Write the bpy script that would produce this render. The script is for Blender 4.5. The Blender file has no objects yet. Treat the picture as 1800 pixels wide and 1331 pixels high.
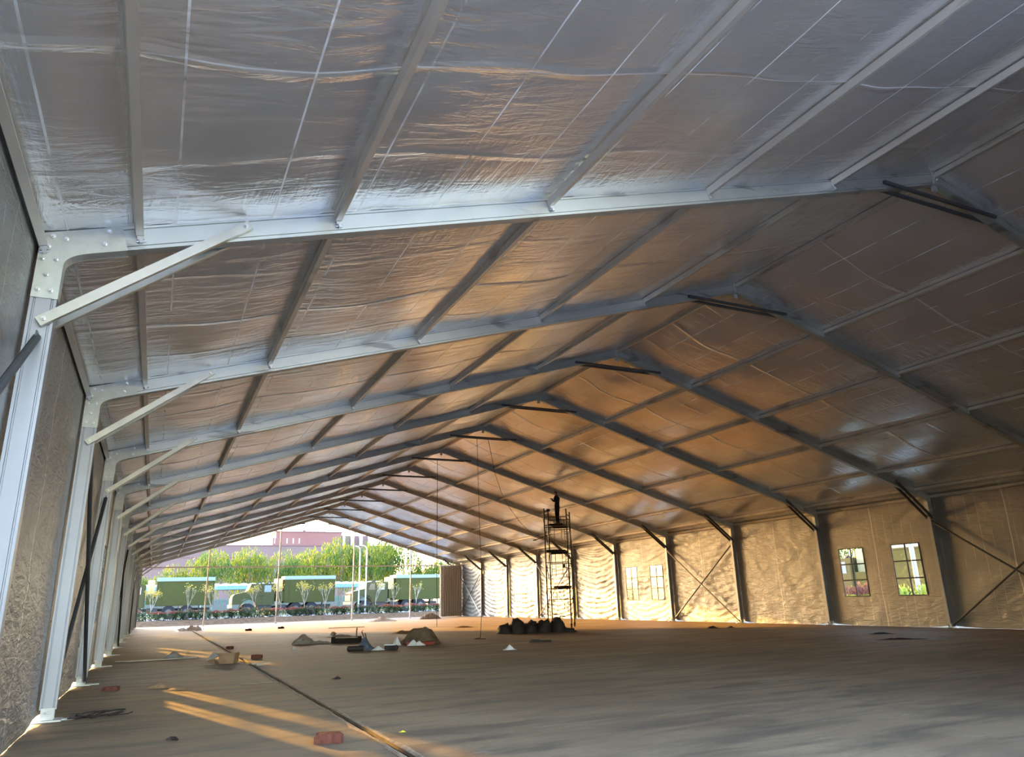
import bpy, math, random
from math import pi, sin, cos, radians, sqrt, atan2, exp, floor
from mathutils import Vector, Matrix, Euler, noise

sc = bpy.context.scene
COL = sc.collection

# ------------------------------------------------------------------ camera, light, exposure
YAW, PITCH, ROLL, FPX = 0.4515, 0.2962, -0.0285, 1266.48
cam_d = bpy.data.cameras.new('camera')
cam_d.sensor_width = 36.0
cam_d.sensor_fit = 'HORIZONTAL'
cam_d.lens = FPX / 1800.0 * 36.0
cam_d.clip_end = 2000
cam = bpy.data.objects.new('camera', cam_d)
COL.objects.link(cam)
f_ = Vector((sin(YAW) * cos(PITCH), cos(YAW) * cos(PITCH), sin(PITCH)))
r_ = Vector((cos(YAW), -sin(YAW), 0))
u_ = r_.cross(f_)
r2 = r_ * cos(ROLL) + u_ * sin(ROLL)
u2 = -r_ * sin(ROLL) + u_ * cos(ROLL)
M = Matrix((r2, u2, -f_)).transposed().to_4x4()
M.translation = Vector((1.1878, 0.0, 1.3479))
cam.matrix_world = M
sc.camera = cam

SUN_DIR = Vector((-0.285, 1.0, 0.20)).normalized()        # towards the sun
sun_d = bpy.data.lights.new('sun', 'SUN')
sun_d.energy = 22.0
sun_d.color = (1.0, 0.48, 0.09)
sun_d.angle = radians(1.0)
sun = bpy.data.objects.new('sun', sun_d)
COL.objects.link(sun)
sun.rotation_euler = SUN_DIR.to_track_quat('Z', 'Y').to_euler()

world = bpy.data.worlds.new('world')
sc.world = world
world.use_nodes = True
wn = world.node_tree
wn.nodes.clear()
w_out = wn.nodes.new('ShaderNodeOutputWorld')
w_bg = wn.nodes.new('ShaderNodeBackground')
w_sky = wn.nodes.new('ShaderNodeTexSky')
w_sky.sky_type = 'NISHITA'
w_sky.sun_disc = False
w_sky.sun_elevation = math.asin(SUN_DIR.z)
w_sky.sun_rotation = atan2(SUN_DIR.x, SUN_DIR.y)
w_sky.air_density = 1.2
w_sky.dust_density = 1.1
w_sky.ozone_density = 1.0
w_hsv = wn.nodes.new('ShaderNodeHueSaturation')
w_hsv.inputs['Saturation'].default_value = 1.0
w_bg.inputs['Strength'].default_value = 2.85
wn.links.new(w_sky.outputs[0], w_hsv.inputs['Color'])
w_mul = wn.nodes.new('ShaderNodeMix'); w_mul.data_type = 'RGBA'; w_mul.blend_type = 'MULTIPLY'
w_mul.inputs[0].default_value = 1.0
w_mul.inputs[7].default_value = (.96, .94, 1.08, 1)
wn.links.new(w_hsv.outputs[0], w_mul.inputs[6])
wn.links.new(w_mul.outputs[2], w_bg.inputs[0])
wn.links.new(w_bg.outputs[0], w_out.inputs[0])

sc.view_settings.view_transform = 'Standard'
sc.view_settings.look = 'None'
sc.view_settings.gamma = 1.0
sc.view_settings.use_curve_mapping = False
sc.view_settings.exposure = 0.0
sc.cycles.max_bounces = 12
sc.cycles.diffuse_bounces = 8
sc.cycles.glossy_bounces = 8
sc.cycles.transparent_max_bounces = 24
sc.cycles.sample_clamp_indirect = 6.0

# ------------------------------------------------------------------ helpers
def tag(o, label=None, cat=None, group=None, kind=None):
    if label: o['label'] = label
    if cat: o['category'] = cat
    if group: o['group'] = group
    if kind: o['kind'] = kind
    return o

def empty(name, loc=(0, 0, 0), rz=0.0, parent=None):
    o = bpy.data.objects.new(name, None)
    COL.objects.link(o)
    o.location = loc
    o.rotation_euler = (0, 0, rz)
    o.empty_display_size = 0.1
    if parent: o.parent = parent
    return o

KIDS = {}
class MB:
    """collects simple solids and links them as one mesh object"""
    def __init__(s): s.v, s.f, s.m, s.smooth = [], [], [], False
    def add(s, vs, fs, mi=0):
        n = len(s.v)
        s.v += [tuple(v) for v in vs]
        s.f += [tuple(i + n for i in f) for f in fs]
        s.m += [mi] * len(fs)
        return s
    def box(s, c, d, rot=None, mi=0, taper=1.0):
        vs = []
        for z in (-.5, .5):
            k = taper if z > 0 else 1.0
            for x, y in ((-.5, -.5), (.5, -.5), (.5, .5), (-.5, .5)):
                v = Vector((x * d[0] * k, y * d[1] * k, z * d[2]))
                if rot: v = rot @ v
                vs.append(v + Vector(c))
        return s.add(vs, [(3, 2, 1, 0), (4, 5, 6, 7), (0, 1, 5, 4), (1, 2, 6, 5), (2, 3, 7, 6), (3, 0, 4, 7)], mi)
    def prof(s, pts, p0, p1, up=(0, 0, 1), mi=0):
        """extrude a 2-D outline (side, up) from p0 to p1"""
        p0, p1 = Vector(p0), Vector(p1)
        d = (p1 - p0).normalized()
        side = d.cross(Vector(up)).normalized()
        u = side.cross(d).normalized()
        n = len(pts)
        vs = [p0 + side * a + u * b for a, b in pts] + [p1 + side * a + u * b for a, b in pts]
        fs = [(i, (i + 1) % n, n + (i + 1) % n, n + i) for i in range(n)]
        fs += [tuple(range(n - 1, -1, -1)), tuple(range(n, 2 * n))]
        return s.add(vs, fs, mi)
    def bar(s, p0, p1, w, h, up=(0, 0, 1), mi=0):
        return s.prof([(-w / 2, -h / 2), (w / 2, -h / 2), (w / 2, h / 2), (-w / 2, h / 2)], p0, p1, up, mi)
    def tube(s, pts, r, n=8, mi=0, rs=None):
        pts = [Vector(p) for p in pts]
        vs, fs = [], []
        for i, p in enumerate(pts):
            d = (pts[min(i + 1, len(pts) - 1)] - pts[max(i - 1, 0)]).normalized()
            a = d.cross(Vector((0, 0, 1)))
            if a.length < .05: a = d.cross(Vector((0, 1, 0)))
            a.normalize(); b = d.cross(a)
            rr = rs[i] if rs else r
            vs += [p + (a * cos(2 * pi * k / n) + b * sin(2 * pi * k / n)) * rr for k in range(n)]
        for i in range(len(pts) - 1):
            for k in range(n):
                fs.append((i * n + k, i * n + (k + 1) % n, (i + 1) * n + (k + 1) % n, (i + 1) * n + k))
        fs += [tuple(range(n - 1, -1, -1)), tuple(range((len(pts) - 1) * n, len(pts) * n))]
        return s.add(vs, fs, mi)
    def grid(s, fn, nu, nv, skip=None, mi=0):
        vs = [fn(i, j) for j in range(nv + 1) for i in range(nu + 1)]
        fs = []
        for j in range(nv):
            for i in range(nu):
                if skip and skip(i, j): continue
                a = j * (nu + 1) + i
                fs.append((a, a + 1, a + nu + 2, a + nu + 1))
        return s.add(vs, fs, mi)
    def mesh(s, name, mats, smooth=False):
        me = bpy.data.meshes.new(name)
        me.from_pydata(s.v, [], s.f)
        if not isinstance(mats, (list, tuple)): mats = [mats]
        for m in mats: me.materials.append(m)
        if len(mats) > 1: me.polygons.foreach_set('material_index', s.m)
        if smooth: me.polygons.foreach_set('use_smooth', [True] * len(me.polygons))
        me.update()
        return me
    def build(s, name, mats, parent=None, loc=(0, 0, 0), smooth=False, rot=None):
        o = bpy.data.objects.new(name, s.mesh(name, mats, smooth))
        COL.objects.link(o)
        o.location = loc
        if rot: o.rotation_euler = rot
        if parent:
            o.parent = parent
            KIDS.setdefault(parent.name, []).append(o)
        return o

def inst(name, me, parent=None, loc=(0, 0, 0), rot=None, scale=None):
    o = bpy.data.objects.new(name, me)
    COL.objects.link(o)
    o.location = loc
    if rot: o.rotation_euler = rot
    if scale: o.scale = scale
    if parent:
        o.parent = parent
        KIDS.setdefault(parent.name, []).append(o)
    return o

def copy_tree(o, parent=None):
    c = o.copy()
    COL.objects.link(c)
    c.parent = parent
    for k in KIDS.get(o.name, []):
        ch = copy_tree(k, c)
        KIDS.setdefault(c.name, []).append(ch)
    return c

ORD = ['zeroth', 'first', 'second', 'third', 'fourth', 'fifth', 'sixth', 'seventh', 'eighth', 'ninth', 'tenth', 'eleventh', 'twelfth', 'thirteenth']

# ------------------------------------------------------------------ materials
class NT:
    def __init__(s, name):
        s.mat = bpy.data.materials.new(name)
        s.mat.use_nodes = True
        s.t = s.mat.node_tree
        s.p = s.t.nodes['Principled BSDF']
        s.out = s.t.nodes['Material Output']
        s.coord = s.t.nodes.new('ShaderNodeTexCoord').outputs['Object']
    def link(s, a, b): s.t.links.new(a, b)
    def inp(s, sock, v):
        if hasattr(v, 'links'): s.link(v, sock)
        else: sock.default_value = v
    def math(s, op, a, b=0.0, c=0.0):
        n = s.t.nodes.new('ShaderNodeMath'); n.operation = op
        s.inp(n.inputs[0], a); s.inp(n.inputs[1], b)
        if op in ('COMPARE', 'MULTIPLY_ADD', 'SMOOTH_MIN'): s.inp(n.inputs[2], c)
        return n.outputs[0]
    def map(s, scale=(1, 1, 1), rot=(0, 0, 0), rnd=0.0):
        n = s.t.nodes.new('ShaderNodeMapping')
        s.link(s.coord, n.inputs[0])
        n.inputs['Scale'].default_value = scale
        n.inputs['Rotation'].default_value = rot
        if rnd:
            oi = s.t.nodes.new('ShaderNodeObjectInfo')
            s.link(s.math('MULTIPLY', oi.outputs['Random'], rnd), n.inputs['Location'])
        return n.outputs[0]
    def noise(s, vec, scale, detail=3.0, rough=.55, dist=0.0):
        n = s.t.nodes.new('ShaderNodeTexNoise')
        s.link(vec, n.inputs['Vector'])
        n.inputs['Scale'].default_value = scale
        n.inputs['Detail'].default_value = detail
        n.inputs['Roughness'].default_value = rough
        n.inputs['Distortion'].default_value = dist
        return n.outputs[0]
    def ramp(s, fac, stops):
        n = s.t.nodes.new('ShaderNodeValToRGB')
        s.link(fac, n.inputs[0])
        e = n.color_ramp.elements
        while len(e) < len(stops): e.new(.5)
        for el, (p, c) in zip(e, stops):
            el.position = p
            el.color = (c, c, c, 1) if isinstance(c, (int, float)) else (*c, 1)
        return n.outputs[0]
    def mix(s, fac, a, b, mode='MIX'):
        n = s.t.nodes.new('ShaderNodeMix'); n.data_type = 'RGBA'; n.blend_type = mode
        s.inp(n.inputs[0], fac)
        s.inp(n.inputs[6], a if hasattr(a, 'links') else (*a, 1))
        s.inp(n.inputs[7], b if hasattr(b, 'links') else (*b, 1))
        return n.outputs[2]
    def bump(s, h, strength, dist=.02, prev=None):
        n = s.t.nodes.new('ShaderNodeBump')
        s.inp(n.inputs['Strength'], strength)
        n.inputs['Distance'].default_value = dist
        s.link(h, n.inputs['Height'])
        if prev is not None: s.link(prev, n.inputs['Normal'])
        return n.outputs[0]
    def sep(s):
        n = s.t.nodes.new('ShaderNodeSeparateXYZ'); s.link(s.coord, n.inputs[0]); return n.outputs
    def set(s, **k):
        names = dict(color='Base Color', rough='Roughness', metal='Metallic', normal='Normal', spec='Specular IOR Level', coat='Coat Weight', emis='Emission Strength')
        for a, v in k.items():
            if a == 'color' and isinstance(v, tuple): v = (*v, 1)
            s.inp(s.p.inputs[names[a]], v)
        return s.mat

def plain(name, col, rough=.6, metal=0.0, var=.12, vscale=6.0, bump=0.0, bscale=30.0, spec=None):
    n = NT(name)
    v = n.noise(n.map(rnd=20.0), vscale, 4)
    c0 = tuple(c * (1 - var) for c in col); c1 = tuple(min(1, c * (1 + var)) for c in col)
    n.set(color=n.ramp(v, [(.3, c0), (.7, c1)]), rough=rough, metal=metal, spec=(.12 if rough > .74 else .5) if spec is None else spec)
    if bump: n.set(normal=n.bump(n.noise(n.map(), bscale, 3), bump, .01))
    return n.mat

def foil(name, slope=False, side=False):
    n = NT(name)
    x, y, z = n.sep()
    rn = n.map(rnd=30.0)
    # fine pucker, long creases, and pulls that fan out from the keder edges
    fine = n.noise(rn, 22.0 if slope else 10.0, 3, .6, .4)
    if slope:
        m1 = n.map(scale=(7.0, 1.1, 1.0), rot=(0, 0, .25), rnd=40.0)
        m2 = n.map(scale=(1.2, 5.0, 1.0), rot=(0, 0, -.3), rnd=25.0)
    else:
        m1 = n.map(scale=(1.0, 1.6, 6.0), rot=(.55, 0, 0), rnd=40.0)
        m2 = n.map(scale=(1.0, 1.8, 5.0), rot=(-.5, 0, 0), rnd=25.0)
    long1 = n.noise(m1, 1.4, 4, .6, .8)
    long2 = n.noise(m2, 1.2, 4, .6, 1.2)
    edge = n.math('ABSOLUTE', n.math('SUBTRACT', n.math('MULTIPLY', y, .2), .5))      # .5 at the frames
    edge = n.ramp(edge, [(.25, .25), (.5, 1.0)])
    patch = n.ramp(n.noise(rn, .55, 2), [(.35, .2), (.7, 1.0)])
    if slope:
        b = n.bump(fine, n.math('MULTIPLY', edge, .12), .006)
        b = n.bump(long1, n.math('MULTIPLY', edge, .42), .04, b)
        b = n.bump(long2, n.math('MULTIPLY', patch, .50), .05, b)
        # folded-in packing creases across the sheet
        for yy_, st_ in ((1.15, .28), (2.6, .55), (3.95, .28)):
            wv = n.math('MULTIPLY', n.math('SUBTRACT', n.noise(n.map(rnd=9), .35, 1), .5), .9)
            cr = n.ramp(n.math('ABSOLUTE', n.math('SUBTRACT', n.math('ADD', y, wv), yy_)), [(0.0, 1.0), (.07, 0.0)])
            b = n.bump(cr, st_, .02, b)
        fx = n.math('FRACT', n.math('ADD', n.math('MULTIPLY', x, 1 / .836), .28))
        seam = n.math('LESS_THAN', n.math('ABSOLUTE', n.math('SUBTRACT', fx, .5)), .010)
        dash = n.ramp(n.noise(n.map(scale=(1, 1, 1), rnd=11), 1.3, 2), [(.42, .1), (.58, .9)])
        seam = n.math('MULTIPLY', seam, dash)
        wob = n.math('MULTIPLY', n.math('SUBTRACT', n.noise(n.map(rnd=9), .35, 1), .5), .5)
        cross = n.math('LESS_THAN', n.math('ABSOLUTE', n.math('SUBTRACT', n.math('ADD', y, wob), 2.6)), .010)
        cross = n.math('MULTIPLY', cross, .5)
        seam = n.math('MAXIMUM', seam, cross)
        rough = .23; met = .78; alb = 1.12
    else:
        b = n.bump(fine, n.math('MULTIPLY', patch, .35), .012)
        b = n.bump(long1, .55, .05, b)
        b = n.bump(long2, .4, .05, b)
        fy = n.math('FRACT', n.math('MULTIPLY', y, 1 / .36))
        seam = n.math('LESS_THAN', n.math('ABSOLUTE', n.math('SUBTRACT', fy, .5)), .016)
        dash = n.ramp(n.noise(n.map(scale=(1, 3, .9), rnd=11), 1.6, 2), [(.47, .0), (.55, .75)])
        seam = n.math('MULTIPLY', seam, dash)
        wob = n.math('MULTIPLY', n.math('SUBTRACT', n.noise(n.map(rnd=9), .5, 1), .5), .16)
        mid = n.math('LESS_THAN', n.math('ABSOLUTE', n.math('SUBTRACT', n.math('ADD', y, wob), 2.5)), .016)
        seam = n.math('MAXIMUM', seam, mid)
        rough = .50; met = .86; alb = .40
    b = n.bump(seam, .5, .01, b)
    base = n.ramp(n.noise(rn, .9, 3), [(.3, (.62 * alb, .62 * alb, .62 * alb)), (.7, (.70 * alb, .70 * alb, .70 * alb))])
    col = n.mix(n.math('MULTIPLY', seam, .38), base, (.95, .94, .92))
    n.set(color=col, rough=rough, metal=n.math('SUBTRACT', met, n.math('MULTIPLY', seam, .5)), normal=b)
    # the woven sheet behind the aluminium film lets a little daylight through
    tr = n.t.nodes.new('ShaderNodeBsdfTranslucent')
    tr.inputs[0].default_value = (.85, .88, .9, 1)
    mx = n.t.nodes.new('ShaderNodeMixShader')
    mx.inputs[0].default_value = TRANS
    n.link(n.p.outputs[0], mx.inputs[1]); n.link(tr.outputs[0], mx.inputs[2]); n.link(mx.outputs[0], n.out.inputs[0])
    return n.mat
TRANS = 0.0
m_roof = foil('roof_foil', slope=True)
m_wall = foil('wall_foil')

def alu(name, col, rough, stain=0.0):
    n = NT(name)
    c = n.ramp(n.noise(n.map(scale=(1, 1, 1), rnd=20), 2.0, 4), [(.3, tuple(k * .88 for k in col)), (.7, col)])
    if stain:
        sm = n.ramp(n.noise(n.map(scale=(.9, 1, 5), rot=(0, -.29, 0), rnd=50), .9, 3, .5, .3), [(.60, 0.0), (.67, stain)])
        c = n.mix(sm, c, (.19, .19, .185))
    brush = n.noise(n.map(scale=(1, 60, 60)), 3.0, 2)
    n.set(color=c, rough=n.math('ADD', n.math('MULTIPLY', brush, .12), rough - .06), metal=.72)
    return n.mat
m_alu = alu('mill_aluminium', (.45, .475, .46), .42, .75)
m_post = alu('post_aluminium', (.29, .30, .33), .44)
m_purlin = alu('purlin_aluminium', (.66, .62, .55), .42, .5)
m_galv = plain('galvanised_plate', (.43, .45, .42), .5, .55, .1, 9)
m_bolt = plain('bolt_zinc', (.50, .51, .50), .3, .9)
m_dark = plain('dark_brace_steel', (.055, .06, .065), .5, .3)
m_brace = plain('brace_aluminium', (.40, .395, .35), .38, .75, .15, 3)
m_base = plain('painted_base_plate', (.48, .48, .45), .6, .1, .15, 12)

# concrete floor with worn streaks
n = NT('concrete_floor')
big = n.noise(n.map(), .35, 4)
streak = n.noise(n.map(scale=(.35, 1.5, 1), rot=(0, 0, .15)), 1.6, 6, .65, .6)
fine = n.noise(n.map(), 14, 4, .7)
c = n.ramp(big, [(.3, (.225, .155, .095)), (.7, (.33, .245, .155))])
c = n.mix(n.ramp(streak, [(.36, .75), (.56, 0.0)]), c, (.10, .082, .065))
c = n.mix(n.ramp(fine, [(.35, .35), (.6, 0.0)]), c, (.17, .14, .11))
c = n.mix(n.ramp(n.noise(n.map(scale=(.6, 1.2, 1)), 2.3, 5, .7), [(.62, 0.0), (.75, .45)]), c, (.45, .41, .34))
n.set(color=c, rough=n.ramp(streak, [(.3, .6), (.7, .85)]), spec=.12,
      normal=n.bump(streak, .25, .02, n.bump(fine, .25, .008)))
m_floor = n.mat
m_joint = plain('joint_filler', (.035, .03, .025), .9, 0, .3, 20, .6)
m_lip = plain('broken_joint_lip', (.34, .27, .19), .85, 0, .3, 18, .6)
m_apron = plain('pale_concrete_apron', (.55, .53, .50), .8, 0, .12, 2, .2)
m_bounce_yard = plain('pale_bounce_yard', (.62, .64, .68), .8, 0, .12, 2, .2)  # kept pale so the added ground bounces sky light into the tent
m_asph = plain('pale_road', (.42, .42, .43), .85, 0, .1, 1.5)
m_soil = plain('brown_soil', (.105, .062, .030), .95, 0, .45, 3.5, 1.0, 6)
m_grassy = plain('rough_grass_ground', (.20, .22, .10), .95, 0, .35, 1.5)

# window film: a clear pane with a weak sheen
n = NT('clear_window_film')
tp = n.t.nodes.new('ShaderNodeBsdfTransparent'); tp.inputs[0].default_value = (.93, .97, .96, 1)
gl = n.t.nodes.new('ShaderNodeBsdfGlossy'); gl.inputs['Roughness'].default_value = .12
n.link(n.bump(n.noise(n.map(rnd=9), 7, 3), .3, .02), gl.inputs['Normal'])
mx = n.t.nodes.new('ShaderNodeMixShader'); mx.inputs[0].default_value = .07
n.link(tp.outputs[0], mx.inputs[1]); n.link(gl.outputs[0], mx.inputs[2]); n.link(mx.outputs[0], n.out.inputs[0])
m_film = n.mat

LSC = {'willow_leaves': .45, 'dark_willow_leaves': .45}
def leafmat(name, a, b, trans=.5):
    n = NT(name)
    c = n.ramp(n.noise(n.map(rnd=30), LSC.get(name, 1.4), 3), [(.38, a), (.62, b)])
    n.set(color=c, rough=.6)
    tr = n.t.nodes.new('ShaderNodeBsdfTranslucent'); n.link(c, tr.inputs[0])
    mx = n.t.nodes.new('ShaderNodeMixShader'); mx.inputs[0].default_value = trans
    n.link(n.p.outputs[0], mx.inputs[1]); n.link(tr.outputs[0], mx.inputs[2]); n.link(mx.outputs[0], n.out.inputs[0])
    return n.mat
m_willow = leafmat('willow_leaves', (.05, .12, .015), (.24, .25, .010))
m_willow_dark = leafmat('dark_willow_leaves', (.028, .09, .025), (.07, .14, .02))  # deeper green leaves, mixed into the crown at random
m_shrub = leafmat('shrub_leaves', (.02, .05, .015), (.06, .10, .03), .3)
m_redleaf = leafmat('red_young_leaves', (.20, .05, .05), (.26, .10, .06), .4)
m_limeleaf = leafmat('lime_leaves', (.30, .42, .06), (.55, .50, .05), .4)
m_sapleaf = leafmat('sapling_leaves', (.16, .20, .04), (.30, .28, .05), .4)
m_bark = plain('pale_bark', (.32, .30, .25), .85, 0, .2, 8)
m_trunk = plain('brown_bark', (.22, .17, .12), .9, 0, .2, 4)
m_olive = plain('olive_paint', (.050, .054, .016), .7, 0, .05, 2, spec=.12)
m_olive2 = plain('olive_cab_paint', (.050, .053, .020), .6, 0, .05, 2, spec=.15)
m_roofpaint = plain('pale_teal_box_roof', (.17, .22, .21), .5, 0, .05)
m_tan = plain('tan_equipment_cover', (.45, .36, .18), .6)
m_tyre = plain('tyre_rubber', (.025, .025, .03), .75)
m_hub = plain('wheel_hub', (.07, .075, .07), .5, .2)
m_under = plain('chassis_black', (.02, .02, .022), .7)
m_glassy = plain('cab_window', (.20, .24, .25), .1)
m_glassd = plain('dark_cab_window', (.03, .035, .04), .15)
m_fence = plain('green_fence_paint', (.07, .16, .13), .6)
m_blue = plain('blue_roof_sheet', (.11, .22, .42), .6)
m_white = plain('white_paint', (.85, .85, .84), .55)
m_red = plain('pink_brick_render', (.19, .10, .10), .85, 0, .06, .1)
m_mauve = plain('mauve_cladding', (.155, .11, .12), .85, 0, .06, .1)
m_maroon = plain('dark_mauve_panel', (.14, .08, .10), .85)
m_lamp = plain('lamp_pole_grey', (.62, .63, .64), .5, .2)
m_black = plain('scaffold_steel', (.022, .016, .013), .6, .2)
m_plank = plain('dark_plank', (.03, .022, .018), .8)
m_brick = plain('red_brick', (.13, .048, .034), .9, 0, .3, 14, .8, 25)
m_card = plain('brown_cardboard', (.30, .19, .11), .85, 0, .2, 6)
m_tarp = plain('brown_tarp', (.15, .105, .07), .85, 0, .3, 3)
m_dust = plain('dusty_grey_sheet', (.33, .29, .25), .85, 0, .2, 3)
m_cloth = plain('white_rag', (.78, .78, .76), .8, 0, .1, 5)
m_bag = plain('dark_sack', (.022, .015, .012), .7, 0, .4, 3)
m_toolmix = plain('blue_grey_tool_bag', (.08, .10, .14), .6, 0, .4, 5)
m_silver = plain('silver_sheet', (.62, .64, .66), .3, .7, .15, 4)
m_curtain = plain('grey_curtain', (.55, .52, .47), .7, .1, .06, 1)
m_rope = plain('rope', (.05, .04, .03), .8)
m_redp = plain('rust_red_tray', (.30, .05, .03), .7)
m_yellow = plain('yellow_wrapper', (.75, .62, .04), .5)
m_board = plain('dusty_board', (.46, .39, .30), .8, 0, .15, 3)
m_blackmuntin = plain('black_muntin', (.02, .02, .022), .6)

# ------------------------------------------------------------------ tent geometry constants
W, HE, HA = 25.5, 4.45, 8.27
SL = (HA - HE) / (W / 2)
ANG = math.atan(SL)
Y0, BAY, NF = 6.75, 5.0, 12
FY = [Y0 + BAY * i for i in range(-1, NF)]          # FY[0] is the hidden first bay line
YEND = FY[-1]
TP = [.057, .195, .392, .590, .790]

def fbm(x, y, z, o=3):
    a, s, f = 0, 1, 1
    for _ in range(o):
        a += s * noise.noise(Vector((x * f, y * f, z * f))); s *= .5; f *= 2.1
    return a

# ------------------------------------------------------------------ ground, floor
def slab(name, x0, x1, y0, y1, z, th, m, **k):
    b = MB(); b.box(((x0 + x1) / 2, (y0 + y1) / 2, z - th / 2), (x1 - x0, y1 - y0, th))
    o = b.build(name, m, **k)
    return o
JX = 3.44
fl = empty('floor'); tag(fl, kind='structure')
o = slab('slab', -.9, JX - .035, 0, 64.2, 0, .25, m_floor, parent=fl)
o = slab('slab', JX + .035, 26.6, 0, 64.2, 0, .25, m_floor, parent=fl)
b = MB()
rnd = random.Random(5)
b.box((JX, 26, -.06), (.07, 76, .06))
b.build('joint_filler', m_joint, fl)
b = MB()      # broken raised lips beside the joint
for sgn in (-1, 1):
    def lipf(i, j, sgn=sgn):
        y = 1 + j * .12
        wv = .035 + .05 * max(0, fbm(y * 1.3, sgn * 5, 0) + .25)
        t = i / 3
        return (JX + sgn * (.036 + t * wv), y, .002 + .022 * sin(pi * t) * (.6 + .6 * fbm(y * 2, sgn, 3)))
    b.grid(lipf, 3, 380)
b.build('joint_lip', m_lip, fl)
apron = slab('trim_1', -6, 32, 64.2, 65.2, -.02, .2, m_apron); tag(apron, kind='structure')
b = MB()
def gfn(i, j):
    x = -70 + i * 5.0; y = -60 + j * 5.0
    return (x, y, -.14)
o = slab('bounce_yard', -25, 50, -60, 0, -.005, .2, m_bounce_yard); tag(o, kind='structure')  # unseen pale ground added behind the camera to brighten the near roof
g0 = MB(); g0.box((15, 90, -.35), (700, 700, .2)); o = g0.build('ground', m_grassy); tag(o, kind='structure')
# berm of bare soil beyond the slab, then the road behind it
b = MB()
def bermf(i, j):
    x = -12 + i * .35
    y = 65.0 + j * .45
    t = min(1, max(0, (y - 65.3) / 3.2))
    z = -.05 + .42 * t * t * (3 - 2 * t) + .06 * fbm(x * 1.1, y * 1.1, 0)
    if y > 70.2: z = .33
    return (x, y, z)
b.grid(bermf, 150, 13)
o = b.build('soil_bank', m_soil, smooth=True); tag(o, kind='structure')
o = slab('road', -60, 120, 70.4, 84, .34, .3, m_asph); tag(o, kind='structure')
o = slab('verge', -80, 160, 84, 150, .36, .4, m_grassy); tag(o, kind='structure')
o = slab('side_path', 27.4, 33.2, 5, 64, -.12, .2, m_asph); tag(o, kind='structure')
o = slab('side_road', 33.2, 60, 0, 64, -.10, .2, m_asph); tag(o, kind='structure')

# ------------------------------------------------------------------ roof panels
ceil = empty('ceiling'); tag(ceil, kind='structure')
def roof_mesh(side, seed, sag):
    b = MB()
    nu, nv = 76, 30
    purx = [0] + [t * W / 2 for t in TP] + [W / 2]
    def fn(i, j):
        x = W / 2 * i / nu; y = BAY * j / nv
        k = max(q for q in range(6) if purx[q] <= x + 1e-6)
        t = (x - purx[k]) / (purx[k + 1] - purx[k])
        ey = sin(pi * j / nv)
        wide = min(1, (purx[k + 1] - purx[k]) / 2.0)
        z = HE + SL * x + .003
        z -= (.02 + sag) * sin(pi * t) * wide * ey ** .6
        z += (.018 * fbm(x * .5 + seed * 7, y * .7, seed) + .010 * fbm(x * 1.8, y * 1.2 + seed, seed)) * min(1, ey * 2.2) * min(1, sin(pi * t) * 2 + .2)
        z += .010 * sin(x * 9 + 2 * fbm(x, y, seed)) * exp(-((min(y, BAY - y)) / .35) ** 2) * (1 if 0 < j < nv else 0)
        if i == nu: z = HE + SL * x + .003
        if i == 0: x -= .06; z = HE + SL * x + .012
        X = x if side < 0 else W - x
        return (X, y, z)
    b.grid(fn, nu, nv)
    return b.mesh('roof_panel', m_roof, True)
for i in range(NF):
    for side in (-1, 1):
        sag = (.03, .035, .05, .06, .07, .08)[min(i, 5)]
        inst('roof_panel', roof_mesh(side, i * 2 + (side > 0) + 1.3, sag), ceil, (0, FY[i], 0))

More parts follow.
